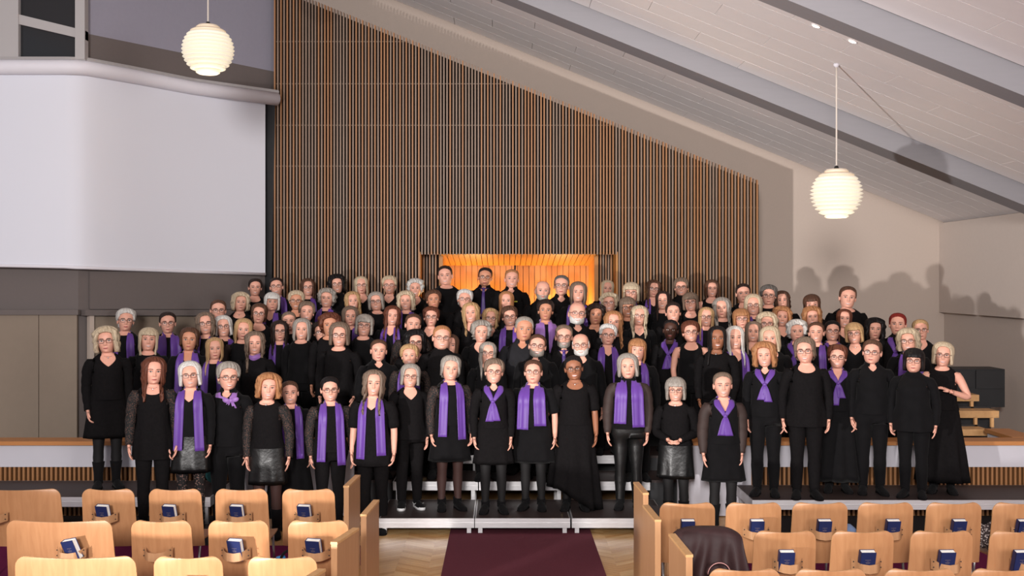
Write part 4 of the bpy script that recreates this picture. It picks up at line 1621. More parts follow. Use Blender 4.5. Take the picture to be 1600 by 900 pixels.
def make_scarf(sh, kind, rng, hem_len):
    mb = MB()
    ez = .017

    def fr(x, z, e=ez):
        return (x, float(sh.gfront(np.array([x]), np.array([z]), e)[0]), z)
    ph = rng.uniform(0, 6)
    if kind in 'ow':
        hw = .047 if kind == 'o' else .068
        cx = .092 if kind == 'o' else .088
        ctrl = []
        l1 = hem_len + rng.uniform(-.04, .04); l2 = hem_len + rng.uniform(-.05, .05)
        for z in np.linspace(1.42 - l1, 1.34, 6):
            sp = .012 * (1.34 - z) / .3
            ctrl.append(fr(-cx - sp, max(z, .9)) [:2] + (z,) + (hw, .0, 0))
        ctrl.append(fr(-cx + .006, 1.385) + (hw * .85, .01, .01))
        ctrl.append((-.082, -.03, 1.432, hw * .7, .01, hw * .4))
        ctrl.append((-.078, .03, 1.452, hw * .6, -.2 * hw, hw * .6))
        ctrl.append((-.05, .075, 1.458, hw * .4, -.45 * hw, hw * .6))
        ctrl.append((0, .092, 1.462, 0, -hw * .55, hw * .6))
        for c in ctrl[9:6:-1] + ctrl[6:5:-1]:
            ctrl.append((-c[0], c[1], c[2], -c[3], c[4], c[5]))
        for z in np.linspace(1.34, 1.42 - l2, 6):
            sp = .012 * (1.34 - z) / .3
            ctrl.append(fr(cx + sp, max(z, .9))[:2] + (z,) + (-hw, .0, 0))
        C, Wv = interp_rows(ctrl, 44)
        ribbon(mb, C, Wv, .004, .006 if kind == 'o' else .009, 8, 0, ph, shp=sh)
    elif kind in 'kbt':
        kz = {'k': 1.275, 'b': 1.36, 't': 1.425}[kind] + rng.uniform(-.02, .02) * (kind == 'k')
        kx = {'k': rng.uniform(-.02, .02), 'b': .055, 't': 0}[kind]
        hw = {'k': .034, 'b': .028, 't': .014}[kind]
        ctrl = [fr(kx - .008, kz) + (hw * .5, 0, 0)]
        if kind != 't':
            ctrl += [fr(-.05, (kz + 1.41) / 2 + .01) + (hw, 0, .2 * hw), fr(-.082, 1.385) + (hw, .01, hw * .3)]
        ctrl += [(-.080, -.02, 1.442, hw * .8, 0, hw * .5), (-.072, .035, 1.46, hw * .6, -.3 * hw, hw * .7), (0, .088, 1.466, 0, -hw * .5, hw * .8)]
        for c in ctrl[-2:0:-1] + [ctrl[0]]:
            ctrl.append((-c[0], c[1], c[2], -c[3], c[4], c[5]))
        ctrl[-1] = fr(kx + .008, kz) + (-hw * .5, 0, 0)
        C, Wv = interp_rows(ctrl, 30)
        ribbon(mb, C, Wv, .004, .003, 5, 0, ph, shp=sh)
        y = fr(kx, kz)[1]
        V, F = ellipsoid((kx, y - .010, kz), (.024, .016, .022) if kind != 't' else (.017, .011, .022), 10, 6)
        mb.add(V, F, 0)
        if kind == 'k':
            for s in (-1, 1):
                L = rng.uniform(.17, .27)
                ctrl = [(kx, y - .012, kz, .018, 0, 0)]
                for q in (.25, .6, 1.0):
                    x = kx + s * .040 * q
                    ctrl.append(fr(x, max(.95, kz - L * q), ez + .008)[:2] + (kz - L * q, .030 + .016 * q, 0, 0))
                C, Wv = interp_rows(ctrl, 14)
                ribbon(mb, C, Wv, .004, .006, 7, 0, ph + s, shp=sh, lift=.006)
        elif kind == 'b':
            for s in (-1, 1):
                V, F = ellipsoid((kx + s * .045, y - .012, kz + .004 * s), (.038, .013, .026), 10, 6)
                V = np.array(V); V[:, 2] += (V[:, 0] - kx) * .15 * s
                mb.add(V, F, 0)
                C = [(kx + s * .01, y - .012, kz), (kx + s * .03, y - .014, kz - .045), (kx + s * .04, y - .012, kz - .075)]
                ribbon(mb, C, [(.012, 0, 0), (.018, 0, 0), (.022, 0, 0)], .004, .003, 5, 0, ph)
        else:
            C, Wv = [], []
            for q in np.linspace(0, 1, 10):
                z = kz - .015 - q * .43
                C.append(fr(0, max(z, .95), ez + .004)[:2] + (z,))
                Wv.append((.017 + .022 * min(1, q * 1.1) - (.03 if q == 1 else 0), 0, 0))
            ribbon(mb, C, Wv, .005, .001, 5, 0, 0, shp=sh, lift=.003)
    elif kind == 'c':
        n, k = 28, 10
        V = []
        for i in range(n):
            t = 2 * math.pi * i / n
            fr_ = max(0, math.cos(t))
            cx, cy = .082 * math.sin(t), -(.072 + .022 * fr_) * math.cos(t) + .008
            cz = 1.452 - .035 * fr_ + .006 * math.sin(3 * t + ph)
            for j in range(k):
                a = 2 * math.pi * j / k
                r = .030 + .006 * math.sin(3 * a + 2 * t + ph)
                V.append((cx + r * .62 * math.cos(a) * math.sin(t), cy - r * .62 * math.cos(a) * math.cos(t), cz + r * (1 + .3 * fr_) * math.sin(a)))
        F = [(i * k + j, ((i + 1) % n) * k + j, ((i + 1) % n) * k + (j + 1) % k, i * k + (j + 1) % k) for i in range(n) for j in range(k)]
        mb.add(V, F, 0)
    return mb


# hair styles: hairline u, face edge angles, front/side end z, back end z, thickness top, side, curl, wave, long front
HS = {
    'SH': (.85, 44, 82, uz(.46), uz(.10), .025, .017, .006, .4, 0), 'SC': (.86, 44, 80, uz(.48), uz(.15), .013, .009, .002, 0, 0),
    'SB': (.86, 40, 78, uz(.25), uz(.05), .022, .018, .004, .2, 0), 'CM': (.88, 58, 78, uz(.52), uz(.22), .012, .006, .002, 0, 0),
    'XS': (.88, 52, 74, uz(.50), uz(.12), .008, .006, .003, 0, 0), 'TB': (.87, 54, 84, uz(.52), uz(.12), .012, .008, .002, 0, 0),
    'BB': (.87, 36, 72, uz(.05), uz(.02), .024, .029, .002, .1, 0), 'BF': (.655, 44, 70, uz(.04), uz(.0), .024, .029, .002, .1, 0),
    'MB': (.88, 34, 70, 1.435, 1.40, .021, .026, .003, .3, 0), 'MF': (.67, 44, 68, 1.41, 1.38, .018, .022, .003, .3, 0),
    'CB': (.84, 38, 70, uz(.02), uz(-.05), .030, .038, .008, 1, 0), 'CU': (.84, 44, 78, uz(.30), uz(.08), .032, .030, .011, 1, 0),
    'LS': (.89, 32, 66, 1.27, 1.22, .014, .017, .0025, .15, 1), 'LF': (.66, 44, 66, 1.29, 1.24, .017, .018, .0025, .2, 1),
    'LW': (.88, 34, 66, 1.27, 1.22, .019, .025, .006, 1, 1), 'BA': (.70, 70, 92, uz(.36), uz(.14), .004, .006, .002, 0, 0)}


def make_hair(sh, style, rng):
    uf, A1, A2, zs_, zb, tht, ths, amp, wave, lng = HS[style]
    mb = MB()
    NC, NR = 64, 18
    s = np.linspace(0, 2 * math.pi, NC, endpoint=False)
    wrap = True
    T = s - .35 * np.sin(s)
    if style == 'BA':
        T = np.linspace(math.radians(76), 2 * math.pi - math.radians(76), NC)
        wrap = False
    at = np.degrees(np.minimum(T, 2 * math.pi - T))
    side = np.sign(math.pi - T)
    zs = zs_ + rng.uniform(-.02, .02) * (1 if lng or style in ('MB', 'CB') else .3)
    ss = lambda x, a, b: (lambda q: q * q * (3 - 2 * q))(np.clip((x - a) / (b - a), 0, 1))
    part = rng.choice([-1, 1]) * rng.uniform(.3, 1) * (0 if uf < .7 else 1)
    zf = uz(uf + .02 * part * np.sin(T) - .10 * (at / 50) ** 2 * (uf > .7))
    zf = zf + (rng.uniform(-.004, .004, NC) if uf < .7 else 0)
    side_end = np.full(NC, zs)
    if lng:
        # long hair lies in front of the shoulder or behind it, not through it
        side_end = zs + (1.435 - zs) * ss(at, 72, 84)
        back = zb + (1.435 - zb) * (1 - ss(at, 104, 122))
        side_end = np.where(at > 95, back, side_end)
        if rng.rand() < .3:
            side_end = np.where((side > 0) & (at < 95), 1.43, side_end)
    else:
        side_end = zs + (zb - zs) * ss(at, 85, 135)
    zend = zf + (side_end - zf) * ss(at, A1, A2)
    if amp > .0022 and style not in ('CM', 'BA', 'TB'):
        zend = zend + rng.uniform(-1, 1, NC) * (.006 + .006 * (lng > 0)) * ss(at, A1, A2)
    ztop = uz(1.0)
    if style == 'BA':
        ztop_c = np.full(NC, uz(.68))
    else:
        ztop_c = np.full(NC, ztop)
    v = np.linspace(0, 1, NR)[:, None]
    Z = ztop_c - (ztop_c - zend) * v ** (1.5 if style != 'BA' else 1.0)
    U = (Z - ZC) / HH
    ph = rng.uniform(0, 6, 6)

    def layer(th_t, th_s, noise):
        uc = np.clip(U, .50, 1.0)
        w, f, b = sh.head_abf(uc)
        th = th_t + (th_s - th_t) * np.clip((1 - U) / .5, 0, 1)
        if uf < .7:
            th = th + 0.004 * (np.cos(T) > .4) * (U < .8)
        else:
            th = th - (.008 * np.clip((np.cos(T) - .35) * 2, 0, 1) * np.clip(1 - (U - uf) / .10, 0, 1) if th_t > .01 else 0)
        # below the cheekbone hair hangs: bring it in a little under the jaw
        hang = np.clip((.5 - U), 0, 3)
        k = 1 + th / .085
        if style in ('BB', 'BF', 'SB'):
            k = k - .22 * np.clip(hang - .30, 0, 1)
        if style in ('SH', 'SC', 'CM', 'BA', 'XS', 'TB', 'CU'):
            w2, f2, b2 = sh.head_abf(np.clip(U, 0, 1))
            w, f, b = w * .25 + w2 * .75, f, b * .2 + b2 * .8
        sn, cs = np.sin(T)[None], np.cos(T)[None]
        n = 2.15
        x = w * k * np.sign(sn) * np.abs(sn) ** (2 / n)
        y = np.where(cs > 0, -f * k, b * k) * np.abs(cs) ** (2 / n)
        cz = uz(.55)
        z = np.where(U > .55, cz + (Z - cz) * (1 + th / .11), Z)
        if noise:
            wv = wave * .55
            r = amp * (np.sin(T * 17 + ph[0] + wv * 10 * U + .7 * np.sin(9 * U + ph[3])) + .7 * np.sin(T * 31 + ph[1] - wv * 14 * U) + .5 * np.sin(T * 9 + 14 * U * wave + ph[2]))
            if wave >= 1:
                r = r + amp * .9 * np.sin(U * 26 + T * 5 + ph[4]) * np.sin(T * 8 + ph[5] + U * 5)
            r = r * np.clip(v * 3, .25, 1)
            rr = np.sqrt(x * x + y * y) + 1e-6
            x = x * (1 + r / rr)
            y = y * (1 + r / rr)
            if wave >= 1 and lng:
                x = x + .008 * np.sin(Z * 70 + ph[4]) * np.clip(hang, 0, 1)
        if lng or style in ('MB', 'MF', 'CB'):
            low = np.clip((1.47 - Z) / .06, 0, 1)
            x = x + low * np.sign(x) * np.where(at < 95, .006, 0)
            yf = sh.fy(x, np.clip(Z, .9, 1.475), .020 if not noise else .030)
            yb = sh.by(x, np.clip(Z, .9, 1.475), .016 if not noise else .026)
            y = np.where((Z < 1.47) & (at < 84), np.minimum(y, yf), y)
            y = np.where((Z < 1.47) & (at > 100), np.maximum(y, yb), y)
        return np.stack([x, y, z], -1)
    O = layer(tht, ths, True)
    I = layer(-.004, np.minimum(ths - .014, .0) if not lng else -.002, False)
    I[..., 2] = np.minimum(I[..., 2], O[..., 2])
    A = np.concatenate([O.reshape(-1, 3), I.reshape(-1, 3)])
    F = gridf(NR, NC, wrap)
    b = NR * NC
    F += [tuple(q[::-1]) for q in gridf(NR, NC, wrap, b)]
    for c in range(NC if wrap else NC - 1):
        d = (c + 1) % NC
        e = (NR - 1) * NC
        F.append((e + c, e + d, b + e + d, b + e + c))
        if not wrap:
            F.append((d, c, b + c, b + d))
    mb.add(A, F, 0)
    if style == 'TB':
        V, F = ellipsoid((0, .118, uz(.55)), (.040, .036, .040), 12, 8)
        V = np.array(V)
        mb.add(V, F, 0)
    mb.V = [mb.verts()]
    return mb


def make_beard(sh):
    mb = MB()
    t = np.linspace(-math.radians(78), math.radians(78), 25)
    rows = []
    for u, th in ((.30, .000), (.25, .003), (.185, .004), (.12, .0055), (.05, .007), (-.01, .006), (-.045, .0)):
        uu = max(u, 0)
        w, f, b = sh.head_abf(np.full(t.shape, uu))
        n = ip(HEADN, uu)
        v = outline(t, uz(u), w + th, f + th, b, n, 2.1)
        lift = np.clip((np.abs(np.degrees(t)) - 30) / 40, 0, 1)
        # the mouth stays free: the moustache sits above, the beard below
        v[:, 1] -= sh.bump(v[:, 0], np.full(t.shape, uu)) * .9
        mid = np.exp(-(v[:, 0] / .022) ** 2)
        if .15 < u < .23:
            v[:, 1] += .010 * mid
        if u > .27:
            v[:, 2] += lift * .04 - mid * .004 - .014 * np.exp(-((np.abs(np.degrees(t)) - 36) / 16) ** 2)
            v[:, 1] += .001
        elif u > .2:
            v[:, 2] += lift * .012
        rows.append(v)
    mb.add(np.concatenate(rows), gridf(len(rows), len(t)), 0)
    return mb


def glasses_mesh(col):
    mb = MB()
    lens = MB()
    yg = -.1015
    for s in (-1, 1):
        a = np.linspace(0, 2 * math.pi, 20, endpoint=False)
        cx = s * .0315
        x = cx + .0235 * np.sign(np.cos(a)) * np.abs(np.cos(a)) ** .75
        z = uz(.492) + .0185 * np.sign(np.sin(a)) * np.abs(np.sin(a)) ** .75
        y = yg + .10 * (np.abs(x) - .01).clip(0) * .9 - .002
        P = np.stack([x, y, z], 1)
        P2 = np.vstack([P, P[:1]])
        mb.tube(P2, .0019, 5, 0, False)
        V = np.vstack([P, P.mean(0)])
        lens.add(V, [(i, (i + 1) % 20, 20) for i in range(20)], 0)
        mb.tube([(s * .054, yg + .004, uz(.51)), (s * .074, yg + .020, uz(.515)), (s * .0795, -.02, uz(.51)), (s * .080, .015, uz(.50)), (s * .078, .028, uz(.45))], .0018, 5, 0)
    mb.tube([(-.009, yg, uz(.50)), (0, yg - .003, uz(.512)), (.009, yg, uz(.50))], .0018, 5, 0)
    me = bpy.data.meshes.new('glasses'); me.from_pydata(mb.verts().tolist(), [], mb.F); me.materials.append(M[col])
    ml = bpy.data.meshes.new('lens'); ml.from_pydata(lens.verts().tolist(), [], lens.F); ml.materials.append(M['lens'])
    return me, ml


def shoe_mesh(kind):
    mb = MB()
    ys = [.062, .055, .03, -.02, -.08, -.14, -.175, -.190]
    wd = [.016, .030, .036, .036, .044, .042, .028, .010]
    ht = [.075, .088, .094, .088, .062, .046, .036, .026]
    n = 12
    R = []
    for y, w, h in zip(ys, wd, ht):
        for i in range(n):
            a = 2 * math.pi * i / n
            c, s = math.cos(a), math.sin(a)
            z = .012 + (h - .012) * (.5 + .5 * s) if s > -.3 else .012 + (h - .012) * .1 * (1 + s)
            R.append((w * math.copysign(abs(c) ** .7, c) * (1 if s < .3 else 1 - .45 * (s - .3)), y, z))
    mb.add(R, gridf(len(ys), n, True) + [tuple(range(n)), tuple((len(ys) - 1) * n + i for i in range(n))][::1], 0)
    # ankle collar or shaft
    top = {'flat': .10, 'sneaker': .105, 'boot': .27}[kind]
    mb.tube([(0, .02, .05), (0, .022, .10), (0, .022, max(.105, top * .6)), (0, .024, top)], [.046, .043, .046, .048 if kind != 'boot' else .060], 12, 0)
    # sole
    sole = 1
    out = [(w + .003, y) for w, y in zip(wd, ys)]
    pts = [(w, y) for w, y in out] + [(-w, y) for w, y in out[::-1]]
    zs = .020 if kind == 'sneaker' else .012
    k = len(pts)
    V = [(x, y, 0) for x, y in pts] + [(x, y * 1.01, zs + (.012 * (y < -.16) if kind == 'sneaker' else 0)) for x, y in pts]
    F = [tuple(range(k))[::-1], tuple(range(k, 2 * k))] + [(i, (i + 1) % k, k + (i + 1) % k, k + i) for i in range(k)]
    mb.add(V, F, sole)
    if kind == 'boot' or kind == 'flat':
        mb.box(-.028, .028, .012, .060, 0, .026, 0)
    if kind == 'sneaker':
        for sx in (-1, 1):
            q = np.linspace(0, 1, 7)
            C = [(sx * (.0465 - .004 * abs(t - .5)), .035 - .125 * t, .040 + .032 * (t - .25) ** 2 / .5625 + (.012 * (1 - t) if t < .25 else 0)) for t in q]
            hw = [.002, .009, .010, .008, .006, .004, .001]
            V = [(c[0] * 1.02, c[1], c[2] + w) for c, w in zip(C, hw)] + [(c[0] * 1.02, c[1], c[2] - w) for c, w in zip(C, hw)]
            mb.add(V, gridf(2, 7), 1)
    me = bpy.data.meshes.new('shoe')
    me.from_pydata(mb.verts().tolist(), [], mb.F)
    me.materials.append(M['black']); me.materials.append(M['white_rubber'] if kind == 'sneaker' else M['black2'])
    me.polygons.foreach_set('material_index', np.array(mb.M, dtype=np.int32))
    me.polygons.foreach_set('use_smooth', np.ones(len(me.polygons), dtype=bool))
    return me


GL, GLL = glasses_mesh('frame')
GLO, _g = glasses_mesh('frame_o')
SHOE = {k: shoe_mesh(k) for k in ('flat', 'boot', 'sneaker')}
ORD = ['leftmost', 'second from left', 'third from left', 'fourth from left', 'fifth from left', 'sixth from left', 'seventh from left', 'eighth from left',
       'ninth from left', 'tenth from left', 'eleventh from left', 'twelfth from left', 'thirteenth from left']
ORR = [t.replace('left', 'right') if t != 'leftmost' else 'rightmost' for t in ORD]
ROWN = ['front row', 'second row', 'third row', 'fourth row', 'fifth row', 'back row']
NECKN = {'r': 'round-neck', 'v': 'V-neck', 'w': 'wide-neck', 's': 'collared', 't': 'high-neck', 'k': 'low-neck'}
SCARFN = {'o': ', open purple scarf', 'w': ', wide purple shawl', 'k': ', knotted purple scarf', 'b': ', lilac bow scarf',
          'c': ', lilac cowl scarf', 't': ', purple tie', 'n': ', narrow purple scarf', '-': ''}


def make_person(i, row, X, Y, Z, st, label):
    f = row.split()
    sex, hs, hc, gl, sk, neck, sleeve, scarf = f[0], f[1], f[2], f[3] == '1', f[4], f[5], f[6], f[7]
    ex = dict(kv.split('=') for kv in f[8].split(';')) if len(f) > 8 else {}
    rng = np.random.RandomState(100 + i)
    man = sex == 'm'
    g = float(ex.get('g', 0)) or rng.uniform(.97, 1.10)
    sh = Shape(sex, g, (.10 if man else 0) + rng.uniform(-.04, .06), rng.uniform(-.03, .07) + (g - 1) * .5)
    yaw0 = -math.atan2(X, Y)
    byaw = yaw0 * .8 + rng.uniform(-.20, .20)
    root = thing('person', label, 'person', (X, Y, Z), byaw, 'choir members', st / 1.748)
    turn = (yaw0 - byaw + rng.uniform(-.12, .12), rng.uniform(-.09, .09), rng.uniform(-.07, .02))
    smile = rng.rand() < .68
    if hs == 'TB' and i % 2:
        pass
    pose = ex.get('pose', 'down' if 'bottom' in ex else ('front' if rng.rand() < .4 else 'down'))
    wide = (g - 1) * .22 + (.012 if man else 0)
    body, arms = make_body(sh, sk, hc, pose, rng, turn, smile, wide, man)
    body.build('body', [M['skin_' + sk], M['lip'], M['hair_' + ('D' if hc in 'KDBARM' else 'M')], M['sclera'], M['iris'], M['teeth'], M['lash'], M['lipdark']], root, smooth=True)
    hm = make_hair(sh, hs, rng)
    hm.V = [head_turn(hm.verts(), *turn)]
    hm.build('hair', M['hair_' + hc], root, smooth=True)
    if 'beard' in ex:
        bd = make_beard(sh)
        bd.V = [head_turn(bd.verts(), *turn)]
        bd.build('beard', M['hair_' + ex['beard']], root, smooth=True)
    if gl:
        o = link('glasses', GLO if hs == 'CU' and hc == 'L' else GL, root)
        o.matrix_local = turn_matrix(*turn)
        link('lens', GLL, o)
    bottom = ex.get('bottom', 'T')
    hem = float(ex.get('hem', .90 if bottom in 'TP' else .95))
    if bottom in 'KD':
        hem = .96
    sh.flare = .22 if hem < .86 else .10
    cl = M['black'] if rng.rand() < .6 else M['black2']
    if neck == 's' and man and sk == 't' and hc == 'E':
        cl = M['charcoal']
    sl = M['lace'] if sleeve == 'c' or ex.get('lace') else (M['sheer'] if sleeve == 'e' else cl)
    if ex.get('lace') and sleeve == 'l':
        sl = cl
    top = make_top(sh, neck, sleeve, hem, pose, rng, .22 if hem < .86 else .10, wide, man, arms)
    top.build('shirt' if neck == 's' else 'blouse', [cl, sl], root, smooth=True)
    feet = ex.get('feet', 'flat')
    tights = ex.get('tights', 'black')
    if bottom in 'TP':
        make_trousers(sh, .012 if feet != 'boot' else .006, .01, rng).build('trousers', M['leather'] if bottom == 'P' else cl, root, smooth=True)
    else:
        hemz = {'S': .56, 'K': .55, 'D': .13}[bottom]
        make_skirt(sh, hemz, .13 if bottom != 'S' else .06, rng, 1.06, .03 if bottom == 'D' else 0, .16 if sk == 'b' else 0).build(
            'skirt', M['leather'] if bottom == 'S' else cl, root, smooth=True)
        make_trousers(sh, .003, 0, rng, True).build('tights', {'black': M['blacktights'], 'sheer': M['tights'], 'lace': M['laceleg']}[tights], root, smooth=True)
    for s in (-1, 1):
        o = link('shoe', SHOE[feet], root)
        o.location = (s * .095, 0, 0)
        o.rotation_euler = (0, 0, s * .18)
        o.scale = (1.1, 1.1, 1.05)
    if scarf not in '-n':
        ln = .62 if 'bottom' in ex and scarf == 'o' else (.50 if scarf == 'o' else .46)
        lil = ex.get('light') or scarf == 'c' or scarf == 'b'
        s_ = make_scarf(sh, scarf, rng, ln)
        s_.build('necktie' if scarf == 't' else 'scarf', M['purpletie'] if scarf == 't' else M['lilac' if lil else 'purple'], root, smooth=True)
    elif not man and neck in 'vrw' and i % 3 == 0:
        mb = MB()
        t = np.linspace(0, 2 * math.pi, 25)
        P = np.stack([.066 * np.sin(t), -(.058 + .03 * np.clip(np.cos(t), 0, 1)) * np.cos(t) + .006, 1.452 - .034 * np.clip(np.cos(t), 0, 1)], 1)
        mb.tube(P, .0016, 4, 0, False)
        V, F = ellipsoid((0, -.086, 1.408), (.006, .004, .008), 6, 4)
        mb.add(V, F, 0)
        mb.build('necklace', M['silver'], root)
    if ex.get('badge'):
        z = 1.27
        y = float(sh.fy(np.array([.075]), np.array([z]), .016)[0])
        mb = MB().box(.050, .100, y - .006, y + .01, z - .008, z + .008)
        mb.build('badge', M['badge'], root, label='yellow name badge')
    return root


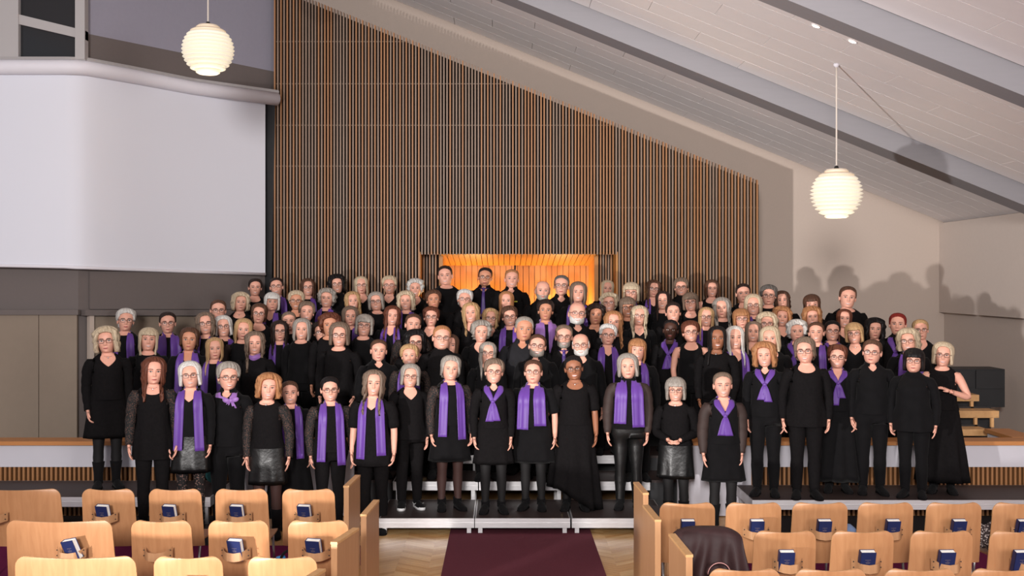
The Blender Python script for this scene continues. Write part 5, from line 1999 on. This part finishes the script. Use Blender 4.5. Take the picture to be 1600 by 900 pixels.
PEOPLE = '''-4.246,11.87,0.42,1.741,0,168|f CB L 1 p v l - bottom=K;feet=boot;lace=1
-4.756,13.905,0.54,1.763,2,195|f SH W 1 p r l o
-4.217,13.129,0.36,1.742,1,231|f MF L 0 p r l -
-4.219,13.917,0.54,1.731,2,262|f TB D 1 p r l w
-3.736,13.152,0.36,1.741,1,295|f SB B 0 t v l o
-3.648,13.591,0.54,1.732,2,322|f LW M 1 p r l o
-3.545,11.2,0.15,1.74,0,239|f LW A 0 p w c - bottom=T;hem=.70;feet=boot
-3.19,11.3,0.15,1.681,0,298|f BB W 1 p v l o bottom=S;feet=flat;tights=lace
-3.666,14.211,0.72,1.699,3,340|m CM B 1 p s l -
-3.561,14.983,0.9,1.594,4,375|f CB L 0 p w l -
-3.54,15.78,1.08,1.616,5,398|f SC D 0 p k n -
-3.209,15.725,1.08,1.625,5,433|f TB D 1 p v l o
-3.169,15.141,0.9,1.592,4,424|f BF W 0 p v l o
-2.794,14.97,0.9,1.62,4,463|f SH L 1 t w l -
-2.835,16.088,1.08,1.607,5,481|f MB B 1 p r l o
-2.368,15.829,1.08,1.662,5,527|f CB K 1 p t l -
-2.452,15.379,0.9,1.643,4,510|f CU E 0 p r l o
-3.203,14.501,0.72,1.636,3,404|f SB B 1 p w l -
-2.604,14.634,0.72,1.659,3,478|f SH M 0 p r l -
-3.499,13.877,0.54,1.676,2,350|f BB W 1 p r l o
-3.209,13.635,0.54,1.652,2,379|f MB Y 0 p r e -
-3.362,12.888,0.36,1.64,1,335|f LS Y 0 p r l o
-2.91,12.97,0.36,1.704,1,398|f LW M 0 p r l c
-2.79,13.827,0.54,1.621,2,437|f LW D 1 p r l o
-2.745,14.219,0.72,1.543,3,452|f TB M 0 p r l -
-2.48,13.625,0.54,1.652,2,471|f MB E 0 p r l -
-2.108,13.47,0.54,1.72,2,515|f CU A 0 t r l -
-2.275,13.913,0.54,1.602,2,503|f SH D 1 p r h o
-1.947,13.168,0.36,1.801,1,530|f BB M 1 p r l -
-2.872,11.55,0,1.806,0,356|f SH E 1 p s l b bottom=T;feet=flat
-2.436,11.45,0,1.694,0,418|f CB G 0 p r c - bottom=S;feet=boot;tights=sheer
-2.28,11.88,0,1.583,0,454|f TB B 0 p r l o bottom=D;feet=boot
-1.825,11.7,0,1.646,0,516|f SC K 1 p r c o bottom=T;feet=boot
-1.364,11.65,0,1.718,0,583|f LW M 0 p v h o bottom=T;hem=.72;feet=boot
-1.013,12.05,0.17,1.579,0,640|f BB E 1 p v l - bottom=T;hem=.84;feet=sneaker
-2.053,16.097,1.08,1.645,5,565|f LS L 1 p v l -
-1.629,15.961,1.08,1.644,5,609|f SH L 1 p v l -
-1.273,16.149,1.08,1.598,5,649|f CU W 0 p v l -
-2.058,15.239,0.9,1.609,4,552|f LW Y 0 p r l -
-1.711,15.057,0.9,1.602,4,589|f BB E 1 p r l -
-1.303,14.985,0.9,1.611,4,635|f CB L 0 p r l o
-0.943,15.207,0.9,1.627,4,678|f SH B 0 t r l -
-0.81,15.887,1.08,1.8,5,697|m CM D 0 p r l -
-0.524,15.069,0.9,1.636,4,725|f SH W 1 p s l -
-1.961,14.21,0.72,1.609,3,547|f MB M 0 p r l o
-1.428,14.238,0.72,1.616,3,612|f LW A 0 p v l o
-1.741,13.84,0.54,1.693,2,568|f BF E 1 p r l -
-1.138,13.919,0.54,1.707,2,644|f TB B 0 p r c -
-0.926,14.264,0.72,1.599,3,673|f SH A 1 p v l -
-0.717,12.878,0.36,1.782,1,689|m CM G 1 p t l -
-1.031,13.077,0.36,1.714,1,649|f CB K 1 p w l -
-1.445,12.846,0.36,1.62,1,591|m CM B 0 p s l -
-1.068,12.71,0.36,1.561,1,640|f SH Y 0 p r c o
-0.634,13.169,0.36,1.664,1,702|f LS B 0 p r l -
-0.57,12,0.17,1.673,0,703|f SB E 0 p r c o bottom=K;feet=flat;tights=sheer
-0.396,14.227,0.72,1.658,3,737|f LW Y 0 p v l -
-0.261,16.065,1.08,1.775,5,757|m CM D 1 t s l t
0.129,15.892,1.08,1.745,5,799|m CM G 0 p s l - badge=1
0.541,15.041,0.9,1.767,4,847|m BA S 0 p s l t beard=E
0.817,15.319,0.9,1.839,4,877|m CM S 1 p s l -
1.025,14.991,0.9,1.741,4,903|f MB M 0 p r l o
0.052,15.014,0.9,1.619,4,791|f LS G 0 p r l -
-0.168,14.482,0.72,1.577,3,765|f LW Y 1 p v l -
0.099,14.229,0.72,1.608,3,797|f SH B 1 p r l o
0.559,14.379,0.72,1.688,3,852|f SH D 0 t r l w light=1
0.935,13.91,0.54,1.86,2,901|m BA E 1 p s l - beard=W
1.2,14.273,0.72,1.632,3,930|f CU D 0 t v l -
0.244,13.161,0.36,1.878,1,817|m CM E 0 t s l -
-0.266,13.482,0.54,1.625,2,751|f CU E 0 p v l -
0.391,12.717,0.36,1.685,1,838|m CM B 1 p s l - beard=E
0.731,13.142,0.36,1.78,1,881|m CM M 1 p s l t beard=E
0.914,12.72,0.36,1.7,1,909|m BA W 1 p s l - beard=W
-0.177,12.728,0.36,1.596,1,761|f LS E 1 p r l -
-0.096,11.85,0.17,1.649,0,771|f SH M 1 p s l k bottom=K;feet=flat;tights=black
0.334,12,0.17,1.631,0,833|f SC B 1 p r h w bottom=K;feet=flat;tights=black;g=1.12
0.786,12,0.17,1.68,0,898|f TB K 1 b w h - bottom=D;feet=flat;g=1.08
1.519,16.077,1.08,1.589,5,948|f LS L 0 p v l o
1.783,15.303,0.9,1.732,4,986|f BF L 1 p r l o
2.171,15.939,1.08,1.588,5,1020|f LW B 1 p v l o
2.566,15.807,1.08,1.616,5,1065|f SH M 1 p t e -
3.026,15.96,1.08,1.589,5,1112|f MB B 0 p k n -
1.461,15.006,0.9,1.585,4,953|f CU L 1 p w l -
1.666,14.663,0.72,1.726,3,981|f LF M 1 t r l -
2.178,14.971,0.9,1.62,4,1036|f LS D 0 p r l -
2.586,15.124,0.9,1.592,4,1080|f BF M 1 p w e -
2.902,14.552,0.72,1.719,3,1129|f LW E 0 p r l -
1.395,13.907,0.54,1.739,2,958|f LW G 0 p r l -
1.756,14.223,0.72,1.617,3,998|f LW L 1 p v l -
2.214,14.302,0.72,1.665,3,1052|f SC D 0 p r l -
2.621,14.216,0.72,1.6,3,1103|f LS Y 1 p r l o
1.28,13.464,0.54,1.587,2,949|f SH W 1 p v l o
2.094,13.788,0.54,1.638,2,1047|f XS K 0 k r l k
2.305,13.476,0.54,1.626,2,1080|f SH A 1 p w n - g=1.1;lace=1
2.513,12.941,0.36,1.772,1,1120|f LS K 0 b r l -
1.548,12.713,0.36,1.634,1,995|f LF G 0 p r l o
1.376,12.05,0.17,1.691,0,982|f BB E 0 p t e w bottom=P;feet=boot
1.877,11.95,0,1.611,0,1056|f BF E 1 p r l - bottom=S;feet=boot;tights=black;pose=clasp
3.365,15.397,0.9,1.723,4,1162|f TB D 0 p v l -
3.631,15.055,0.9,1.698,4,1201|f SH S 1 p r l -
3.331,14.656,0.72,1.76,3,1177|f MB L 1 p r l w
3.883,15.293,0.9,1.617,4,1223|f LW B 0 p r l -
4.118,14.648,0.72,1.76,3,1270|f LF B 0 p r l -
4.573,14.661,0.72,1.871,3,1323|m TB B 0 p r l - g=1.1
3.084,14.225,0.72,1.575,3,1159|f BF G 1 p r l -
3.597,14.231,0.72,1.6,3,1221|f CB G 0 p v l -
4.028,14.356,0.72,1.597,3,1269|f CB G 0 p r l -
4.401,14.218,0.72,1.576,3,1319|f LS A 0 p v l -
3.332,13.916,0.54,1.715,2,1198|f CB L 1 p r l -
2.778,13.165,0.36,1.763,1,1149|f LS W 0 p v l o
3.075,13.532,0.54,1.624,2,1177|f LS M 0 p v l -
3.205,13.162,0.36,1.756,1,1205|f MB L 0 p v l -
3.66,13.726,0.54,1.625,2,1245|f CU W 0 p r l k
3.831,13.46,0.54,1.618,2,1276|f TB B 0 p r l o
4.127,13.823,0.54,1.621,2,1300|f SC K 1 p r l o
4.303,13.47,0.54,1.602,2,1336|f BF Y 1 p v l -
2.811,11.8,0.36,1.64,0,1196|f CB G 0 p s l k bottom=T;feet=flat
3.204,11.66,0.36,1.702,0,1259|f SB M 1 p w l - bottom=T;hem=.78;feet=flat;g=1.1
3.638,12,0.36,1.601,0,1308|f SH A 1 p v h k bottom=D;feet=flat
2.34,11.7,0,1.694,0,1130|f TB M 0 p v e k bottom=K;feet=boot;tights=black
4.686,13.912,0.54,1.642,2,1366|f CB K 0 p r l -
4.872,13.621,0.54,1.723,2,1402|f SC R 0 p t l k
5.237,13.813,0.54,1.638,2,1439|f SC Y 1 p v l -
4.847,13.147,0.36,1.726,1,1421|f CB L 1 p r l o
3.98,11.9,0.36,1.669,0,1362|f SC B 1 p s l - bottom=T;feet=flat
4.354,11.7,0.36,1.578,0,1427|f BF K 1 p t l - bottom=T;hem=.78;feet=flat;g=1.2
4.759,11.95,0.36,1.632,0,1472|f BB L 1 p r n - bottom=D;feet=flat;pose=chest'''


def build_people():
    rows = [l.split('|') for l in PEOPLE.strip().split('\n')]
    info = []
    for i, (pos, row) in enumerate(rows):
        X, Y, Z, st, k, px = [float(v) for v in pos.split(',')]
        info.append((X, Y, Z, st, int(k), px, row))
    for k in range(6):
        sel = sorted([i for i in range(len(info)) if info[i][4] == k], key=lambda i: info[i][5])
        n = len(sel)
        for j, i in enumerate(sel):
            X, Y, Z, st, k_, px, row = info[i]
            f = row.split()
            neck, sleeve, scarf = f[5], f[6], f[7]
            ex = dict(kv.split('=') for kv in f[8].split(';')) if len(f) > 8 else {}
            place = ORD[j] if j < n / 2 else ORR[n - 1 - j]
            kind = NECKN[neck] + (' shirt' if neck == 's' else ' top')
            if k == 0:
                kind = {'T': 'top and trousers', 'P': 'top and leather trousers', 'S': 'top and leather skirt', 'K': 'knee-length dress', 'D': 'long dress'}[ex['bottom']]
            lc = {'c': 'lace-sleeved ', 'e': 'sheer-sleeved ', 'n': 'sleeveless ', 'h': 'half-sleeved '}.get(sleeve, '')
            label = 'person in black %s%s%s, %s, %s' % (lc, kind, SCARFN.get(scarf, ''), ROWN[k], place)
            make_person(i, row, X, Y, Z, st, label)


build_people()
